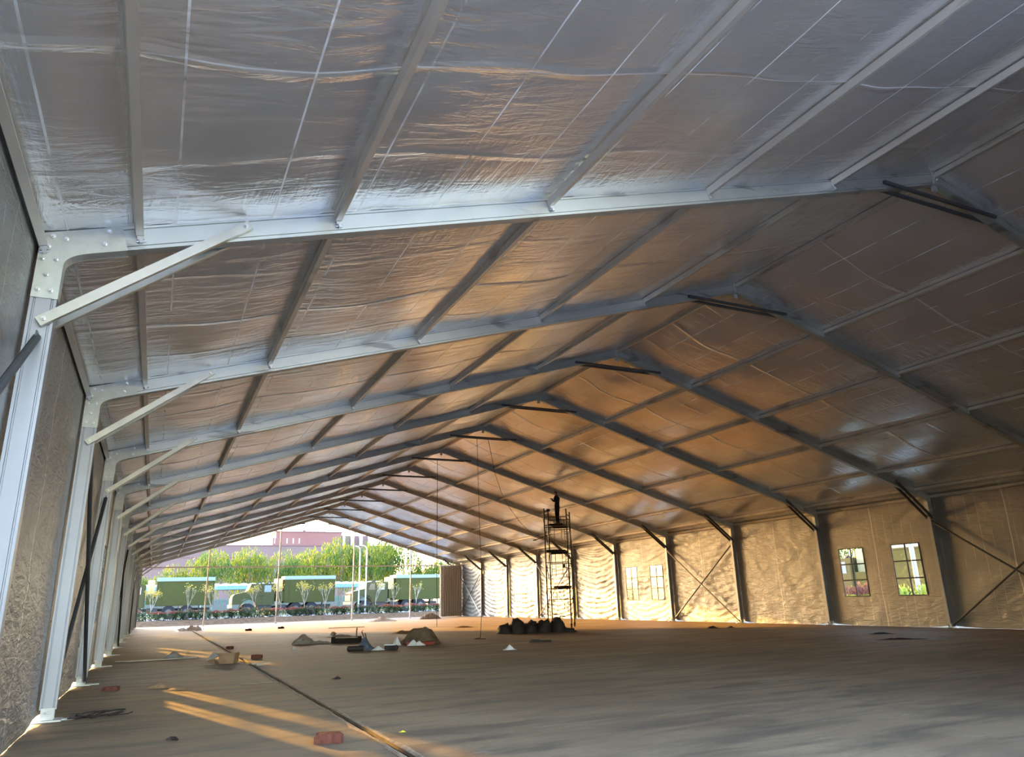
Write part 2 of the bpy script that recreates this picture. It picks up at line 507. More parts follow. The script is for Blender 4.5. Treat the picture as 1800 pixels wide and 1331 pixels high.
# ------------------------------------------------------------------ wall panels with their window openings
wl = empty('wall_left'); tag(wl, kind='structure')
wr = empty('wall_right'); tag(wr, kind='structure')
NGX = 10.0
WIN_BAYS = (3, 6, 9)                   # bays (from FY[0]) with two windows each
WZ0, WZ1 = 1.07, 2.85
def win_spans(side):
    return ((.72, 1.83), (3.08, 4.19))
def wall_mesh(side, bay):
    wins = win_spans(side) if bay in WIN_BAYS else ()
    ys = sorted(set([round(BAY * k / 64, 4) for k in range(65)]))
    zs = sorted(set([round(4.46 * k / 72, 4) for k in range(73)]))
    def snap(a, v):
        q = min(range(len(a)), key=lambda t: abs(a[t] - v)); a[q] = v
    for a, c in wins: snap(ys, a); snap(ys, c)
    if wins: snap(zs, WZ0); snap(zs, WZ1)
    amp = {0: .012, 1: .014, 2: .016, 3: .014, 4: .018, 5: .022, 6: .024, 7: .030, 8: .030, 9: .030, 10: .030, 11: .022}[bay]
    swag = 0 if bay < 5 else (.012 if bay < 7 else .026)
    if side < 0: amp *= 1.1; swag *= .8
    sd = bay * 3.7 + side
    def fn(i, j):
        y, z = ys[i], zs[j]
        e = min(1, min(y, BAY - y) / .5)
        top = min(1, (4.4 - z) / .3)
        d = amp * (fbm(y * .9 + sd, z * 1.6 + y * .5, sd) + .5 * fbm(y * 3, z * 4.5 - y * 1.5, sd + 9))
        lam = .30 + .05 * noise.noise(Vector((sd, 0, 0)))
        yc = 2.5 + .6 * noise.noise(Vector((sd, 5, 0)))
        ph = (z - .09 * (y - yc) ** 2 + .10 * fbm(y * .9, z * .8, sd + 4)) / lam
        d += swag * sin(2 * pi * ph) * (.4 + .8 * abs(fbm(y * .6, z * .7, sd + 2)) + .3)
        for a, c in wins:
            if a - .12 <= y <= c + .12 and WZ0 - .12 <= z <= WZ1 + .12: d *= .15
        d *= e * top
        zz = z
        if z < .5:                       # the hem lifts off the floor beside the posts
            lift = .06 * exp(-(min(y, BAY - y) / .55) ** 2) + .015 * abs(fbm(y * 2, sd, 0))
            zz = z + lift * (1 - z / .5)
        X = -.03 + d if side < 0 else W + .03 - d
        if z > 4.3: X = -.03 if side < 0 else W + .03
        return (X, y, zz)
    def skip(i, j):
        yc = (ys[i] + ys[i + 1]) / 2; zc = (zs[j] + zs[j + 1]) / 2
        return any(a < yc < c and WZ0 < zc < WZ1 for a, c in wins)
    b = MB(); b.grid(fn, len(ys) - 1, len(zs) - 1, skip)
    return b.mesh('wall_panel', m_wall, True)
nwin = 0
for i in range(NF):
    for side, par in ((-1, wl), (1, wr)):
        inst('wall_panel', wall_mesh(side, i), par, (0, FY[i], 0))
        if i in WIN_BAYS:
            for a, c in win_spans(side):
                nwin += 1
                X = -.03 if side < 0 else W + .03
                w = empty('window_%d' % nwin, (X, FY[i] + (a + c) / 2, WZ0)); tag(w, kind='structure')
                wd, ht = c - a, WZ1 - WZ0
                mv = MB(); mv.box((0, 0, ht / 2), (.03, .05, ht)); mv.build('muntin', m_blackmuntin, w)
                for k in (1, 2):
                    mh = MB(); mh.box((0, 0, ht * k / 3), (.028, wd, .05)); mh.build('muntin', m_blackmuntin, w)
                fr = MB()
                for s_ in (-1, 1): fr.box((0, s_ * wd / 2, ht / 2), (.03, .03, ht + .03)); fr.box((0, 0, ht / 2 + s_ * ht / 2), (.03, wd, .03))
                fr.build('window_frame', m_blackmuntin, w)
                for k in range(3):
                    for s_ in (-1, 1):
                        pn = MB()
                        pn.box((0, s_ * wd / 4, ht * (k + .5) / 3), (.004, wd / 2 - .03, ht / 3 - .03))
                        pn.build('pane', m_film, w)

# unseen foil sheet added at the near end to shade the right; left open
ng = empty('added_front_wall', (0, FY[0], 0)); tag(ng, kind='structure')
def ngf(i, j):
    x = NGX + (W - NGX) * i / 60; top = HE + SL * (x if x < W / 2 else W - x)
    return (x, .02 * fbm(x, j * .3, 2), top * j / 40)
m0 = MB(); m0.grid(ngf, 60, 40); m0.build('wall_panel', m_wall, ng, smooth=True)

# ------------------------------------------------------------------ portal frames
PD, PW = .19, .06        # post depth, half width
def grooved(dep, hw):
    h = dep / 2
    g = .012
    return [(-hw, -h), (hw, -h), (hw, -h + .022), (hw - g, -h + .026), (hw - g, -h + .036), (hw, -h + .04),
            (hw, h - .04), (hw - g, h - .036), (hw - g, h - .026), (hw, h - .022), (hw, h),
            (-hw, h), (-hw, h - .022), (-hw + g, h - .026), (-hw + g, h - .036), (-hw, h - .04),
            (-hw, -h + .04), (-hw + g, -h + .036), (-hw + g, -h + .026), (-hw, -h + .022)]
bolt_b = MB()
bolt_b.tube([(0, 0, 0), (0, -.012, 0)], .020, 12)
bolt_b.tube([(0, -.010, 0), (0, -.030, 0)], .013, 6)
bolt_me = bolt_b.mesh('bolt', m_bolt)

def mirror(p): return (W - p[0],) + tuple(p[1:])
def make_frame():
    root = empty('portal_frame', (0, 0, 0))
    RD = .225
    nrm = Vector((-SL, 0, 1)).normalized(); dl = Vector((1, 0, SL)).normalized()
    for s_ in (1, -1):
        mr = (lambda p: tuple(p)) if s_ > 0 else mirror
        p = MB(); p.prof(grooved(PD, PW), mr((PD / 2, 0, .14)), mr((PD / 2, 0, 4.0)), up=(1, 0, 0))
        p.build('post', m_post, root)
        a = Vector((.40, 0, HE + SL * .40)) - nrm * RD / 2
        c = Vector((W / 2 - .05, 0, HE + SL * (W / 2 - .05))) - nrm * RD / 2
        q = MB(); q.prof(grooved(RD, PW), mr(a), mr(c), up=mr(nrm) if s_ > 0 else (-nrm.x, 0, nrm.z))
        q.build('rafter', m_alu, root)
        # knee: an L of plate with a rounded inner corner, on both faces
        k = MB()
        E1 = Vector((0, 0, HE)) + dl * .62
        inner = []
        i0 = Vector((PD + .005, 0, 3.86)); i1 = E1 - nrm * (RD + .005)
        ctr = Vector((PD + .005, 0, HE + SL * PD - RD / cos(ANG) - .005))
        for t in range(7):
            u = t / 6
            pa = i0 + (ctr - i0) * .78; pb = ctr + (i1 - ctr) * .40
            inner.append(pa * (1 - u) ** 2 + ctr * 2 * u * (1 - u) + pb * u * u)
        poly = [Vector((.0, 0, 3.86)), Vector((.0, 0, HE - .02)), Vector((.03, 0, HE + .006)), E1] + [i1] + inner[::-1] + [i0]
        for yy in (-PW - .010, PW + .001):
            n_ = len(poly)
            vs = [mr((v.x, yy, v.z)) for v in poly] + [mr((v.x, yy + .009, v.z)) for v in poly]
            k.add(vs, [tuple(range(n_)), tuple(range(2 * n_ - 1, n_ - 1, -1))] + [(i, n_ + i, n_ + (i + 1) % n_, (i + 1) % n_) for i in range(n_)])
        # solid corner between the plates
        n_ = len(poly)
        vs = [mr((v.x * .985 + .003, -PW, v.z)) for v in poly] + [mr((v.x * .985 + .003, PW, v.z)) for v in poly]
        k.add(vs, [tuple(range(n_)), tuple(range(2 * n_ - 1, n_ - 1, -1))] + [(i, n_ + i, n_ + (i + 1) % n_, (i + 1) % n_) for i in range(n_)])
        kp = k.build('knee_plate', m_galv, root)
        for bx, bz in ((.045, 3.93), (.14, 3.93), (.09, 4.07), (.04, 4.21), (.14, 4.22), (.07, 4.33), (.09, 4.43), (.19, 4.42), (.50, 4.555), (.48, 4.43)):
            for fy in (-1, 1):
                inst('bolt', bolt_me, kp, mr((bx, fy * (PW + .010), bz)), (0, 0, 0 if fy < 0 else pi))
        # pair of channels bracing post to rafter
        for fy in (-1, 1):
            a = Vector((.09, fy * (PW + .035), 3.63)); c = Vector((1.66, fy * (PW + .035), 4.86))
            ch = MB()
            u = Vector((-(c - a).z, 0, (c - a).x)).normalized()
            if s_ < 0: u.x = -u.x
            t_, h_ = .005, .042
            pts = [(-.022, -h_), (.022, -h_), (.022, -h_ + t_), (-.022 + t_, -h_ + t_), (-.022 + t_, h_ - t_), (.022, h_ - t_), (.022, h_), (-.022, h_)]
            if fy * s_ < 0: pts = [(-x_, z_) for x_, z_ in pts][::-1]
            ch.prof(pts, mr(a), mr(c), up=u)
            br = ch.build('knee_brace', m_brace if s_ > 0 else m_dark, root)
            for e in (a, c):
                d = (c - a).normalized()
                pos = e + d * (.05 if e is a else -.05)
                inst('bolt', bolt_me, br, mr((pos.x, fy * (PW + .036 + .022), pos.z)), (0, 0, 0 if fy < 0 else pi))
        bp = MB()
        bp.box((PD / 2 if s_ > 0 else W - PD / 2, 0, .010), (.34, .30, .02))
        bp.box((PD / 2 + .16 if s_ > 0 else W - PD / 2 - .16, .0, .010), (.30, .10, .018))
        for yy in (-.055, .055): bp.box((PD / 2 if s_ > 0 else W - PD / 2, yy, .085), (.15, .014, .15))
        bpo = bp.build('base_plate', m_base, root)
        pin = MB(); pin.tube([mr((PD / 2, -.10, .11)), mr((PD / 2, .10, .11))], .016, 8)
        pin.box(mr((PD / 2, 0, .10)), (.10, .08, .10))
        pin.build('hinge_pin', m_bolt, bpo)
        # tension bolt head on the post face
    for fy in (-1, 1):
        t = MB(); yy = fy * (PW + .035)
        z0 = 7.70
        t.bar((11.28, yy, z0), (W - 11.28, yy, z0), .045, .055)
        t.build('ridge_tie', m_dark, root)
    rb = MB()
    rb.box((W / 2, 0, HA - .12), (.16, .135, .24))
    rb.box((W / 2, 0, HA - .30), (.10, .05, .10))
    rbo = rb.build('ridge_bracket', m_galv, root)
    for bx in (-.05, .05):
        for fy in (-1, 1): inst('bolt', bolt_me, rbo, (W / 2 + bx, fy * .069, HA - .08), (0, 0, 0 if fy < 0 else pi))
    return root
fr0 = make_frame()
for i in range(1, NF + 1):
    fr = fr0 if i == 1 else copy_tree(fr0)
    fr.location = (0, FY[i], 0)
    k = NF + 1 - i
    if k == 1: lab = 'portal frame of bare aluminium standing in the open gable, carrying the thin gable posts'
    elif k == NF: lab = 'largest aluminium portal frame, its bolted knee high beside the blue-grey wall'
    else: lab = 'aluminium portal frame, %s counted from the open gable end' % ORD[k]
    tag(fr, lab, 'tent frame', 'portal frames carrying the tent roof')

# ------------------------------------------------------------------ purlins (one length per bay and line)
def purlin_proto(w, h):
    root = empty('purlin')
    p = MB(); hh = h / 2
    p.prof([(-w / 2, -hh), (w / 2, -hh), (w / 2, hh - .025), (w / 2 - .012, hh - .02), (w / 2 - .012, hh), (-w / 2 + .012, hh), (-w / 2 + .012, hh - .02), (-w / 2, hh - .025)],
           (0, PW + .004, 0), (0, BAY - PW - .004, 0))
    p.build('rail', m_purlin, root)
    for y in (PW + .02, BAY - PW - .02):
        c = MB()
        c.box((0, y, -hh - .020), (w * .8, .035, .035)); c.box((0, y, -hh - .05), (.03, .05, .04))
        c.tube([(-w * .6, y, -hh - .045), (w * .6, y, -hh - .045)], .009, 6)
        c.build('bracket', m_bolt, root)
    return root
pp = [purlin_proto(.065, .095), None]
used = False
for i in range(NF):
    bayk = NF - i
    for side in (-1, 1):
        for k, t in enumerate([0] + TP + ([1.0] if side < 0 else [])):
            x = t * W / 2
            zt = HE + SL * x
            if k == 0: x = .02
            o = pp[0] if not used else copy_tree(pp[0])
            used = True
            X = x if side < 0 else W - x
            tilt = -side * ANG if side < 0 else -ANG * side
            o.rotation_euler = (0, -ANG if side < 0 else ANG, 0)
            if t == 1.0: o.rotation_euler = (0, 0, 0)
            o.location = (X, FY[i], zt - .065 - (.02 if k == 0 else 0))
            sname = 'left' if side < 0 else 'right'
            if k == 0: l = 'aluminium eave rail where %s wall meets roof, %s bay from the open gable' % (sname, ORD[bayk])
            elif k == 6: l = 'aluminium ridge purlin along the roof apex, %s bay from the open gable' % ORD[bayk]
            else: l = 'aluminium purlin, %s above the %s eave rail, %s bay from the open gable' % (ORD[k], sname, ORD[bayk])
            tag(o, l, 'purlin', 'purlins running between the portal frames')

# ------------------------------------------------------------------ wall cross braces
for side in (-1, 1):
    for i in ((0, 2, 5, 8, 11) if side < 0 else (2, 5, 8, 11)):
        X = PD + .03 if side < 0 else W - PD - .03
        X = .13 if side < 0 else W - .13
        root = empty('cross_brace', (X, FY[i], 0))
        for a, c, xo in (((.09), (3.50), -.03), ((3.50), (.09), .03)):
            m = MB()
            m.tube([(xo, PW + .03, a), (xo, BAY - PW - .03, c)], .032, 10)
            m.box((xo, PW + .04, a), (.012, .10, .09)); m.box((xo, BAY - PW - .04, c), (.012, .10, .09))
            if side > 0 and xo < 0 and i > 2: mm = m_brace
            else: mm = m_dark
            m.build('brace_tube', mm, root)
        k = NF - i
        tag(root, 'crossed steel wall braces on the %s wall, %s bay from the open gable' % ('left' if side < 0 else 'right', ORD[k]), 'brace', 'crossed braces against the tent walls')

# ------------------------------------------------------------------ open gable: thin posts, rail, gathered curtain
for x in (4.72, 9.95, 15.95, 20.9):
    m = MB(); top = HE + SL * (x if x < W / 2 else W - x) - .2
    m.prof(grooved(.11, .045), (0, 0, .02), (0, 0, top), up=(0, 1, 0)); m.box((0, 0, .01), (.2, .2, .02))
    root = empty('gable_post', (x, YEND, 0))
    m.build('post_shaft', m_white, root)
    m2 = MB(); m2.box((0, 0, top), (.12, .10, .14)); m2.build('top_bracket', m_galv, root)
    nm = {4.72: 'thin gable post in front of the first green box body, next to the left wall', 9.95: 'thin gable post crossing the cab of the middle green truck',
          15.95: 'thin gable post just left of the paired street lamps', 20.9: 'thin gable post crossing the front of the third truck box'}[x]
    tag(root, nm, 'post', 'thin posts standing in the open gable')
m = MB(); m.bar((.2, 0, 0), (W - .2, 0, 0), .07, .09)
o = m.build('gable_rail', m_white, loc=(0, YEND - .09, 4.28)); tag(o, 'long pale horizontal rail spanning the open gable at eave height', 'rail')
m = MB()
def cf(i, j):
    t = i / 96; z = .02 + 4.28 * j / 24
    return (23.62 + 1.84 * t, YEND - .32 + .12 * sin(t * 2 * pi * 11 + .5 * fbm(t * 5, z * .5, 0)) + .05 * fbm(t * 4, z, 2), z)
m.grid(cf, 96, 24)
cu = m.build('gable_curtain', m_curtain, smooth=True)
sol = cu.modifiers.new('s', 'SOLIDIFY'); sol.thickness = .012
m = MB(); m.prof([(-.07, -.05), (.07, -.05), (.07, .05), (-.07, .05)], (23.55, YEND - .30, .02), (23.55, YEND - .30, 4.28), up=(0, 1, 0))
m.build('curtain_edge', m_white, cu)
tag(cu, 'grey pleated gable curtain gathered against the right corner post', 'curtain')

# ------------------------------------------------------------------ ropes
def rope(pts, r, label, cat='rope'):
    m = MB(); m.tube(pts, r, 6)
    o = m.build('rope', m_rope); tag(o, label, cat)
rope([(12.48, 26.75, 7.68), (12.44, 26.5, 4), (12.4, 26.2, 1.6), (11.9, 25.3, .03), (11.6, 25.1, .012), (11.9, 24.8, .012)], .010, 'dark rope hanging from the ridge with its tail on the floor')
rope([(12.56, 31.75, 7.68), (12.55, 31.75, 3), (12.56, 31.75, .25)], .012, 'dark rope hanging from the ridge above the tan tarpaulin heap')
rope([(12.96, 26.70, 7.68), (13.25, 27.1, 7.2), (13.6, 27.5, 6.4), (14.1, 28.0, 5.7), (14.69, 28.5, 5.12), (15.5, 29.0, 4.5), (16.27, 29.5, 4.1), (17.42, 30.4, 3.98)], .010, 'slack dark line swooping from the ridge to the scaffold tower')

# ------------------------------------------------------------------ scaffold tower
sw, sl_ = 1.05, 1.47
th = -radians(35.8)
tower = empty('scaffold_tower', (17.47, 30.52, 0), th)
tag(tower, 'dark steel scaffold tower on castors carrying a standing worker', 'scaffold')
LV = [.16, 1.80, 3.44, 5.06]
def sframe(x0, y0, x1, y1, z0, z1, top=0):
    m = MB(); r = .032
    A = Vector((x0, y0, 0)); B = Vector((x1, y1, 0)); d = (B - A)
    P = lambda t, z: A + d * t + Vector((0, 0, z))
    for t in (0, 1): m.tube([P(t, z0), P(t, z1 + (top if t == 0 else top * .8))], r, 8)
    for z in (z1 - .08,): m.tube([P(0, z), P(1, z)], .02, 8)
    m.tube([P(0, z1 - .55), P(1, z1 - .55)], .018, 8)
    # inner hoops of a walk-through frame
    for a, c in ((.04, .26), (.96, .74)):
        q = [P(c, z1 - .08), P(c, z0 + .55), P(c + (a - c) * .3, z0 + .42), P(a, z0 + .40)]
        m.tube(q, .013, 6)
        m.tube([P(a, z0 + .85), P(c, z0 + .85)], .013, 6)
    return m
for li in range(3):
    z0, z1 = LV[li], LV[li + 1]
    for yy in (0, sl_):
        sframe(0, yy, sw, yy, z0, z1, .34 if li == 2 else 0).build('frame_section', m_black, tower)
    for xx in (0, sw):
        for sgn in (0, 1):
            m = MB()
            za, zb = (z0 + .35, z1 - .15) if sgn == 0 else (z1 - .15, z0 + .35)
            xo = xx + (.03 if xx > 0 else -.03) * (1 + sgn)
            m.tube([(xo, .02, za), (xo, sl_ - .02, zb)], .013, 6)
            m.build('diagonal_brace', m_black, tower)
for z, w0, w1 in ((1.80, .30, .95), (3.42, .05, .85), (4.62, .22, .82)):
    m = MB()
    m.box(((w0 + w1) / 2 * sw, sl_ / 2, z + .02), ((w1 - w0) * sw, sl_ + .1, .045))
    for e in (-.03, sl_ + .03): m.box(((w0 + w1) / 2 * sw, e, z - .02), ((w1 - w0) * sw, .04, .06))
    m.build('platform', m_plank, tower)
for z in (4.62,):
    for yy in (0, sl_):
        m = MB(); m.tube([(0, yy, z - .02), (sw, yy, z - .02)], .02, 8); m.build('ledger', m_black, tower)
for xx in (0, sw):
    m = MB(); m.tube([(xx, 0, 5.10), (xx, sl_, 5.10)], .018, 8); m.build('guard_rail', m_black, tower)
for xx in (0, sw):
    for yy in (0, sl_):
        m = MB()
        m.tube([(xx - .03, yy + .03, .085), (xx + .03, yy + .03, .085)], .085, 16)
        w_ = m.build('caster_wheel', m_black, tower)
        m = MB(); m.box((xx, yy + .02, .15), (.09, .06, .08)); m.tube([(xx, yy, .14), (xx, yy, .40)], .02, 8); m.build('caster_fork', m_black, w_)
m = MB(); m.tube([(-.55, .1, 3.93), (.3, .15, 4.2)], .018, 6); m.box((-.5, .1, 3.95), (.16, .05, .05)); m.build('leaning_bar', m_black, tower)
m = MB(); m.box((.20, .02, 5.30), (.14, .12, .12)); m.tube([(0, 0, 5.28), (.15, 0, 5.28)], .02, 6); m.build('clamp', m_black, tower)
m = MB(); m.tube([(sw - .28, -.05, 3.4), (sw - .26, -.05, 2.75), (sw - .2, -.05, 2.6)], .014, 6); m.box((sw - .2, -.05, 2.72), (.10, .08, .16)); m.build('hanging_hook', m_black, tower)
m = MB(); m.tube([(.05, sl_, .55), (.32, sl_ - .1, .55)], .02, 6); m.build('outrigger_stub', m_black, tower)

# ------------------------------------------------------------------ the worker
def skin_body(name, verts, edges, radii, mats, picker, parent=None, sub=2):
    me = bpy.data.meshes.new(name + '_cage')
    me.from_pydata(verts, edges, [])
    o = bpy.data.objects.new(name + '_cage', me)
    COL.objects.link(o)
    sk = o.modifiers.new('skin', 'SKIN')
    sk.use_smooth_shade = True
    d = me.skin_vertices[0].data
    for i, r in enumerate(radii):
        d[i].radius = r if isinstance(r, tuple) else (r, r)
        d[i].use_root = (i == 0)
    ss = o.modifiers.new('sub', 'SUBSURF'); ss.levels = sub; ss.render_levels = sub
    bpy.context.view_layer.update()
    dg = bpy.context.evaluated_depsgraph_get()
    out = bpy.data.meshes.new_from_object(o.evaluated_get(dg))
    bpy.data.objects.remove(o)
    bpy.data.meshes.remove(me)
    out.materials.clear()
    for m in mats: out.materials.append(m)
    for p in out.polygons:
        p.material_index = picker(p.center); p.use_smooth = True
    r = bpy.data.objects.new(name, out)
    COL.objects.link(r)
    if parent:
        r.parent = parent
        KIDS.setdefault(parent.name, []).append(r)
    return r
m_skin = plain('skin', (.32, .19, .13), .6, 0, .05)
m_jacket = plain('dark_jacket', (.018, .02, .03), .85)
m_trouser = plain('dark_trousers', (.014, .016, .026), .85)
m_shoe = plain('dark_shoe', (.02, .018, .016), .6)
m_hair = plain('black_hair', (.012, .010, .010), .7)
# local frame: +y is the way he faces, +x his right-hand side is -x
V = [(0, 0, .86), (0, .0, .98), (0, -.02, 1.12), (0, -.02, 1.28), (0, .0, 1.375), (0, .02, 1.43), (0, .045, 1.49), (0, .055, 1.56), (0, .05, 1.61)]
Eg = [(0, 1), (1, 2), (2, 3), (3, 4), (4, 5), (5, 6), (6, 7), (7, 8)]
R_ = [(.155, .115), (.145, .105), (.155, .11), (.17, .115), (.085, .075), (.052, .052), (.070, .085), (.078, .095), (.05, .06)]
for s_ in (-1, 1):
    b0 = len(V)
    V += [(s_ * .09, .0, .80), (s_ * .10, .015, .46), (s_ * .10, -.01, .12), (s_ * .10, .0, .05), (s_ * .11, .15, .035)]
    Eg += [(0, b0), (b0, b0 + 1), (b0 + 1, b0 + 2), (b0 + 2, b0 + 3), (b0 + 3, b0 + 4)]
    R_ += [.092, .062, .045, (.045, .045), (.040, .032)]
    a0 = len(V)
    V += [(s_ * .17, -.01, 1.32), (s_ * .255, .03, 1.08), (s_ * .17, .17, 1.19), (s_ * .13, .215, 1.24), (s_ * .11, .245, 1.26)]
    Eg += [(3, a0), (a0, a0 + 1), (a0 + 1, a0 + 2), (a0 + 2, a0 + 3), (a0 + 3, a0 + 4)]
    R_ += [.062, .046, .034, (.030, .036), (.022, .036)]
def pick(c):
    if c.z > 1.535 or (c.z > 1.49 and c.y < .02): return 4
    if c.z > 1.42: return 0
    if c.z < .085: return 3
    if c.z > .90 or (abs(c.x) > .17 and c.z > .85):
        if c.y > .19 and c.z < 1.33 and abs(c.x) > .05: return 0
        return 1
    return 2
px_, py_ = .53, .72
pw = tower.matrix_basis @ Vector((px_ * sw, py_ - .05, 4.665))
worker = empty('person', pw, atan2(.95, -.64) - pi / 2)
body = skin_body('body', V, Eg, R_, [m_skin, m_jacket, m_trouser, m_shoe, m_hair], pick, worker)
for s_ in (-1, 1):
    for q in range(4):            # fingers curl inward as if holding a small part
        x0 = s_ * (.145 - q * .0); z0 = 1.295 - q * .020
        ln = (.075, .085, .08, .062)[q]
        skin_body('finger', [(s_ * .115, .25, z0), (s_ * .105, .25 + ln * .5, z0), (s_ * .075, .25 + ln * .8, z0 - .01), (s_ * .05, .25 + ln * .7, z0 - .015)],
                  [(0, 1), (1, 2), (2, 3)], [.010, .009, .008, .007], [m_skin], lambda c: 0, worker, 1)
    skin_body('thumb', [(s_ * .09, .23, 1.285), (s_ * .065, .255, 1.305), (s_ * .04, .285, 1.30)], [(0, 1), (1, 2)], [.011, .010, .008], [m_skin], lambda c: 0, worker, 1)
    m = MB(); m.tube([(s_ * .072, .05, 1.50), (s_ * .086, .045, 1.515), (s_ * .078, .05, 1.54)], .014, 8); m.build('ear', m_skin, worker, smooth=True)
    m = MB(); m.tube([(s_ * .030, .135, 1.535), (s_ * .030, .150, 1.535)], .011, 8); m.build('eye', m_cloth, worker, smooth=True)
m = MB(); m.tube([(0, .138, 1.535), (0, .165, 1.505), (0, .145, 1.495)], .012, 8, rs=[.007, .014, .009]); m.build('nose', m_skin, worker, smooth=True)
m = MB(); m.tube([(-.025, .138, 1.468), (0, .146, 1.466), (.025, .138, 1.468)], .006, 6); m.build('mouth', m_redp, worker, smooth=True)
tag(worker, 'person in dark clothes standing on top of the scaffold tower, hands raised in front', 'person')

# ------------------------------------------------------------------ things left on the floor
def heap(w, d, h, seed, mat_, n=14, rough=.6, peaks=None):
    m = MB(); rr = random.Random(seed)
    pk = peaks or [(rr.uniform(-.3, .3), rr.uniform(-.3, .3), 1.0)]
    def fn(i, j):
        u, v = i / n * 2 - 1, j / n * 2 - 1
        e = max(0, 1 - max(abs(u), abs(v)) ** 3)
        jag = 1 + .18 * fbm(u * 2 + seed, v * 2, seed)
        z = 0
        for a, c, q in pk: z = max(z, q * max(0, 1 - 1.1 * sqrt((u - a) ** 2 * 1.3 + (v - c) ** 2)))
        z = min(1.0, z)
        z = (z * .8 + .25 * abs(fbm(u * 1.7 + seed, v * 1.7, seed)) + rough * .12 * abs(fbm(u * 5, v * 5 + seed, 1))) * h * e ** .6
        return (u * w / 2 * jag, v * d / 2 * jag, .004 + max(0, z))
    m.grid(fn, n, n)
    m.grid(lambda i, j: (lambda p: (p[0], p[1], .001))(fn(i, j)), n, n)
    return m
def place(name, m, mats, x, y, rz, label, cat, group=None, smooth=False, parts=()):
    o = m.build(name, mats, loc=(x, y, 0), rot=(0, 0, rz), smooth=smooth)
    tag(o, label, cat, group)
    for pn, pm, pmat in parts: pm.build(pn, pmat, o)
    return o
def brick_mb(l=.24, w=.115, h=.07, seed=0, cut=.02):
    m = MB(); rr = random.Random(seed)
    nx, ny, nz = 6, 3, 2
    j = lambda: rr.uniform(-.004, .004)
    top = [[Vector((-l / 2 + l * a / nx + j(), -w / 2 + w * b_ / ny + j(), h + j() - (cut if (a in (0, nx)) and rr.random() < .6 else 0))) for a in range(nx + 1)] for b_ in range(ny + 1)]
    n_ = nx + 1
    vs = [v for row in top for v in row] + [Vector((v.x + j(), v.y + j(), .001)) for row in top for v in row]
    N_ = (nx + 1) * (ny + 1)
    fs = []
    for b_ in range(ny):
        for a in range(nx):
            q = b_ * n_ + a
            fs.append((q, q + 1, q + n_ + 1, q + n_)); fs.append((N_ + q + n_, N_ + q + n_ + 1, N_ + q + 1, N_ + q))
    for a in range(nx):
        fs.append((a + 1, a, N_ + a, N_ + a + 1)); q = ny * n_ + a; fs.append((q, q + 1, N_ + q + 1, N_ + q))
    for b_ in range(ny):
        q = b_ * n_; fs.append((q, q + n_, N_ + q + n_, N_ + q)); q = b_ * n_ + nx; fs.append((q + n_, q, N_ + q, N_ + q + n_))
    return m.add(vs, fs)
GB = 'red bricks lying on the concrete'
place('brick', brick_mb(.27, .13, .095, 1, .03), m_brick, 2.93, 8.08, -.42, 'chipped red brick in the sunlit stripe close to the floor joint', 'brick', GB)
place('brick', brick_mb(.26, .12, .07, 2), m_brick, .66, 15.3, -.2, 'dull red brick by the second cross brace on the left wall', 'brick', GB)
place('brick', brick_mb(.27, .13, .10, 3), m_brick, 3.82, 21.5, -.4, 'single dark brick just right of the floor joint', 'brick', GB)
place('brick', brick_mb(.22, .11, .09, 4), m_brick, 3.62, 27.0, -.3, 'small far brick lying against the floor joint', 'brick', GB)
place('torn_card', heap(.42, .25, .11, 11, m_card, 12, 1.2), m_card, 1.42, 15.15, -.3, 'crumpled brown cardboard scrap, upper of two lying together', 'scrap', 'brown cardboard scraps')
place('torn_card', heap(.44, .18, .06, 12, m_card, 12, 1.2), m_card, 1.76, 14.5, -.4, 'flat torn brown cardboard strip, lower of two lying together', 'scrap', 'brown cardboard scraps')
# an opened carton: walls and a sagging flap
m = MB()
m.box((.14, 0, .13), (.36, .02, .24), Euler((.12, 0, 0)).to_matrix()); m.box((.32, .16, .13), (.02, .30, .24), Euler((0, .1, 0)).to_matrix()); m.box((-.04, .16, .10), (.02, .30, .20), Euler((0, -.2, 0)).to_matrix())
m.box((.14, .31, .12), (.36, .02, .22)); m.box((.14, .16, .012), (.34, .30, .02))
fl_ = MB(); fl_.add([(-.06, 0, .20), (-.06, .3, .20), (-.33, .32, .26), (-.36, -.02, .08), (-.06, 0, .19), (-.06, .3, .19), (-.33, .32, .25), (-.36, -.02, .07)], [(0, 1, 2, 3), (7, 6, 5, 4), (0, 3, 7, 4), (3, 2, 6, 7), (2, 1, 5, 6)])
fl2 = MB(); fl2.add([(-.36, -.02, .08), (-.30, .3, .03), (-.12, .2, .005), (-.10, -.10, .005), (-.2, .1, .12)], [(0, 1, 4), (1, 2, 4), (2, 3, 4), (3, 0, 4), (3, 2, 1, 0)])
place('open_carton', m, m_card, 2.82, 20.25, -.45, 'opened cardboard carton with a paler flap beside the floor joint', 'carton', parts=(('flap', fl_, m_board), ('flap', fl2, m_card)))  # first flap takes the paler board colour
m = MB(); m.add([(-1.02, .0, .004), (-.72, -.28, .004), (1.02, -.16, .004), (1.02, .16, .004), (-1.02, .0, .03), (-.72, -.28, .03), (1.02, -.16, .03), (1.02, .16, .03)],
                [(3, 2, 1, 0), (4, 5, 6, 7), (0, 1, 5, 4), (1, 2, 6, 5), (2, 3, 7, 6), (3, 0, 4, 7)])
place('flat_board', m, m_board, 1.42, 23.3, -.03, 'long pale board lying flat beside the left wall', 'board')
place('dusty_heap', heap(.78, .6, .22, 21, m_dust, 16, .3), m_dust, 1.92, 23.45, 0, 'low dusty heap lying across the end of the long board', 'heap', smooth=True)
m = MB(); m.box((0, 0, .055), (.42, .12, .02), Euler((0, -.05, 0)).to_matrix()); m.box((-.05, .0, .025), (.12, .10, .045))
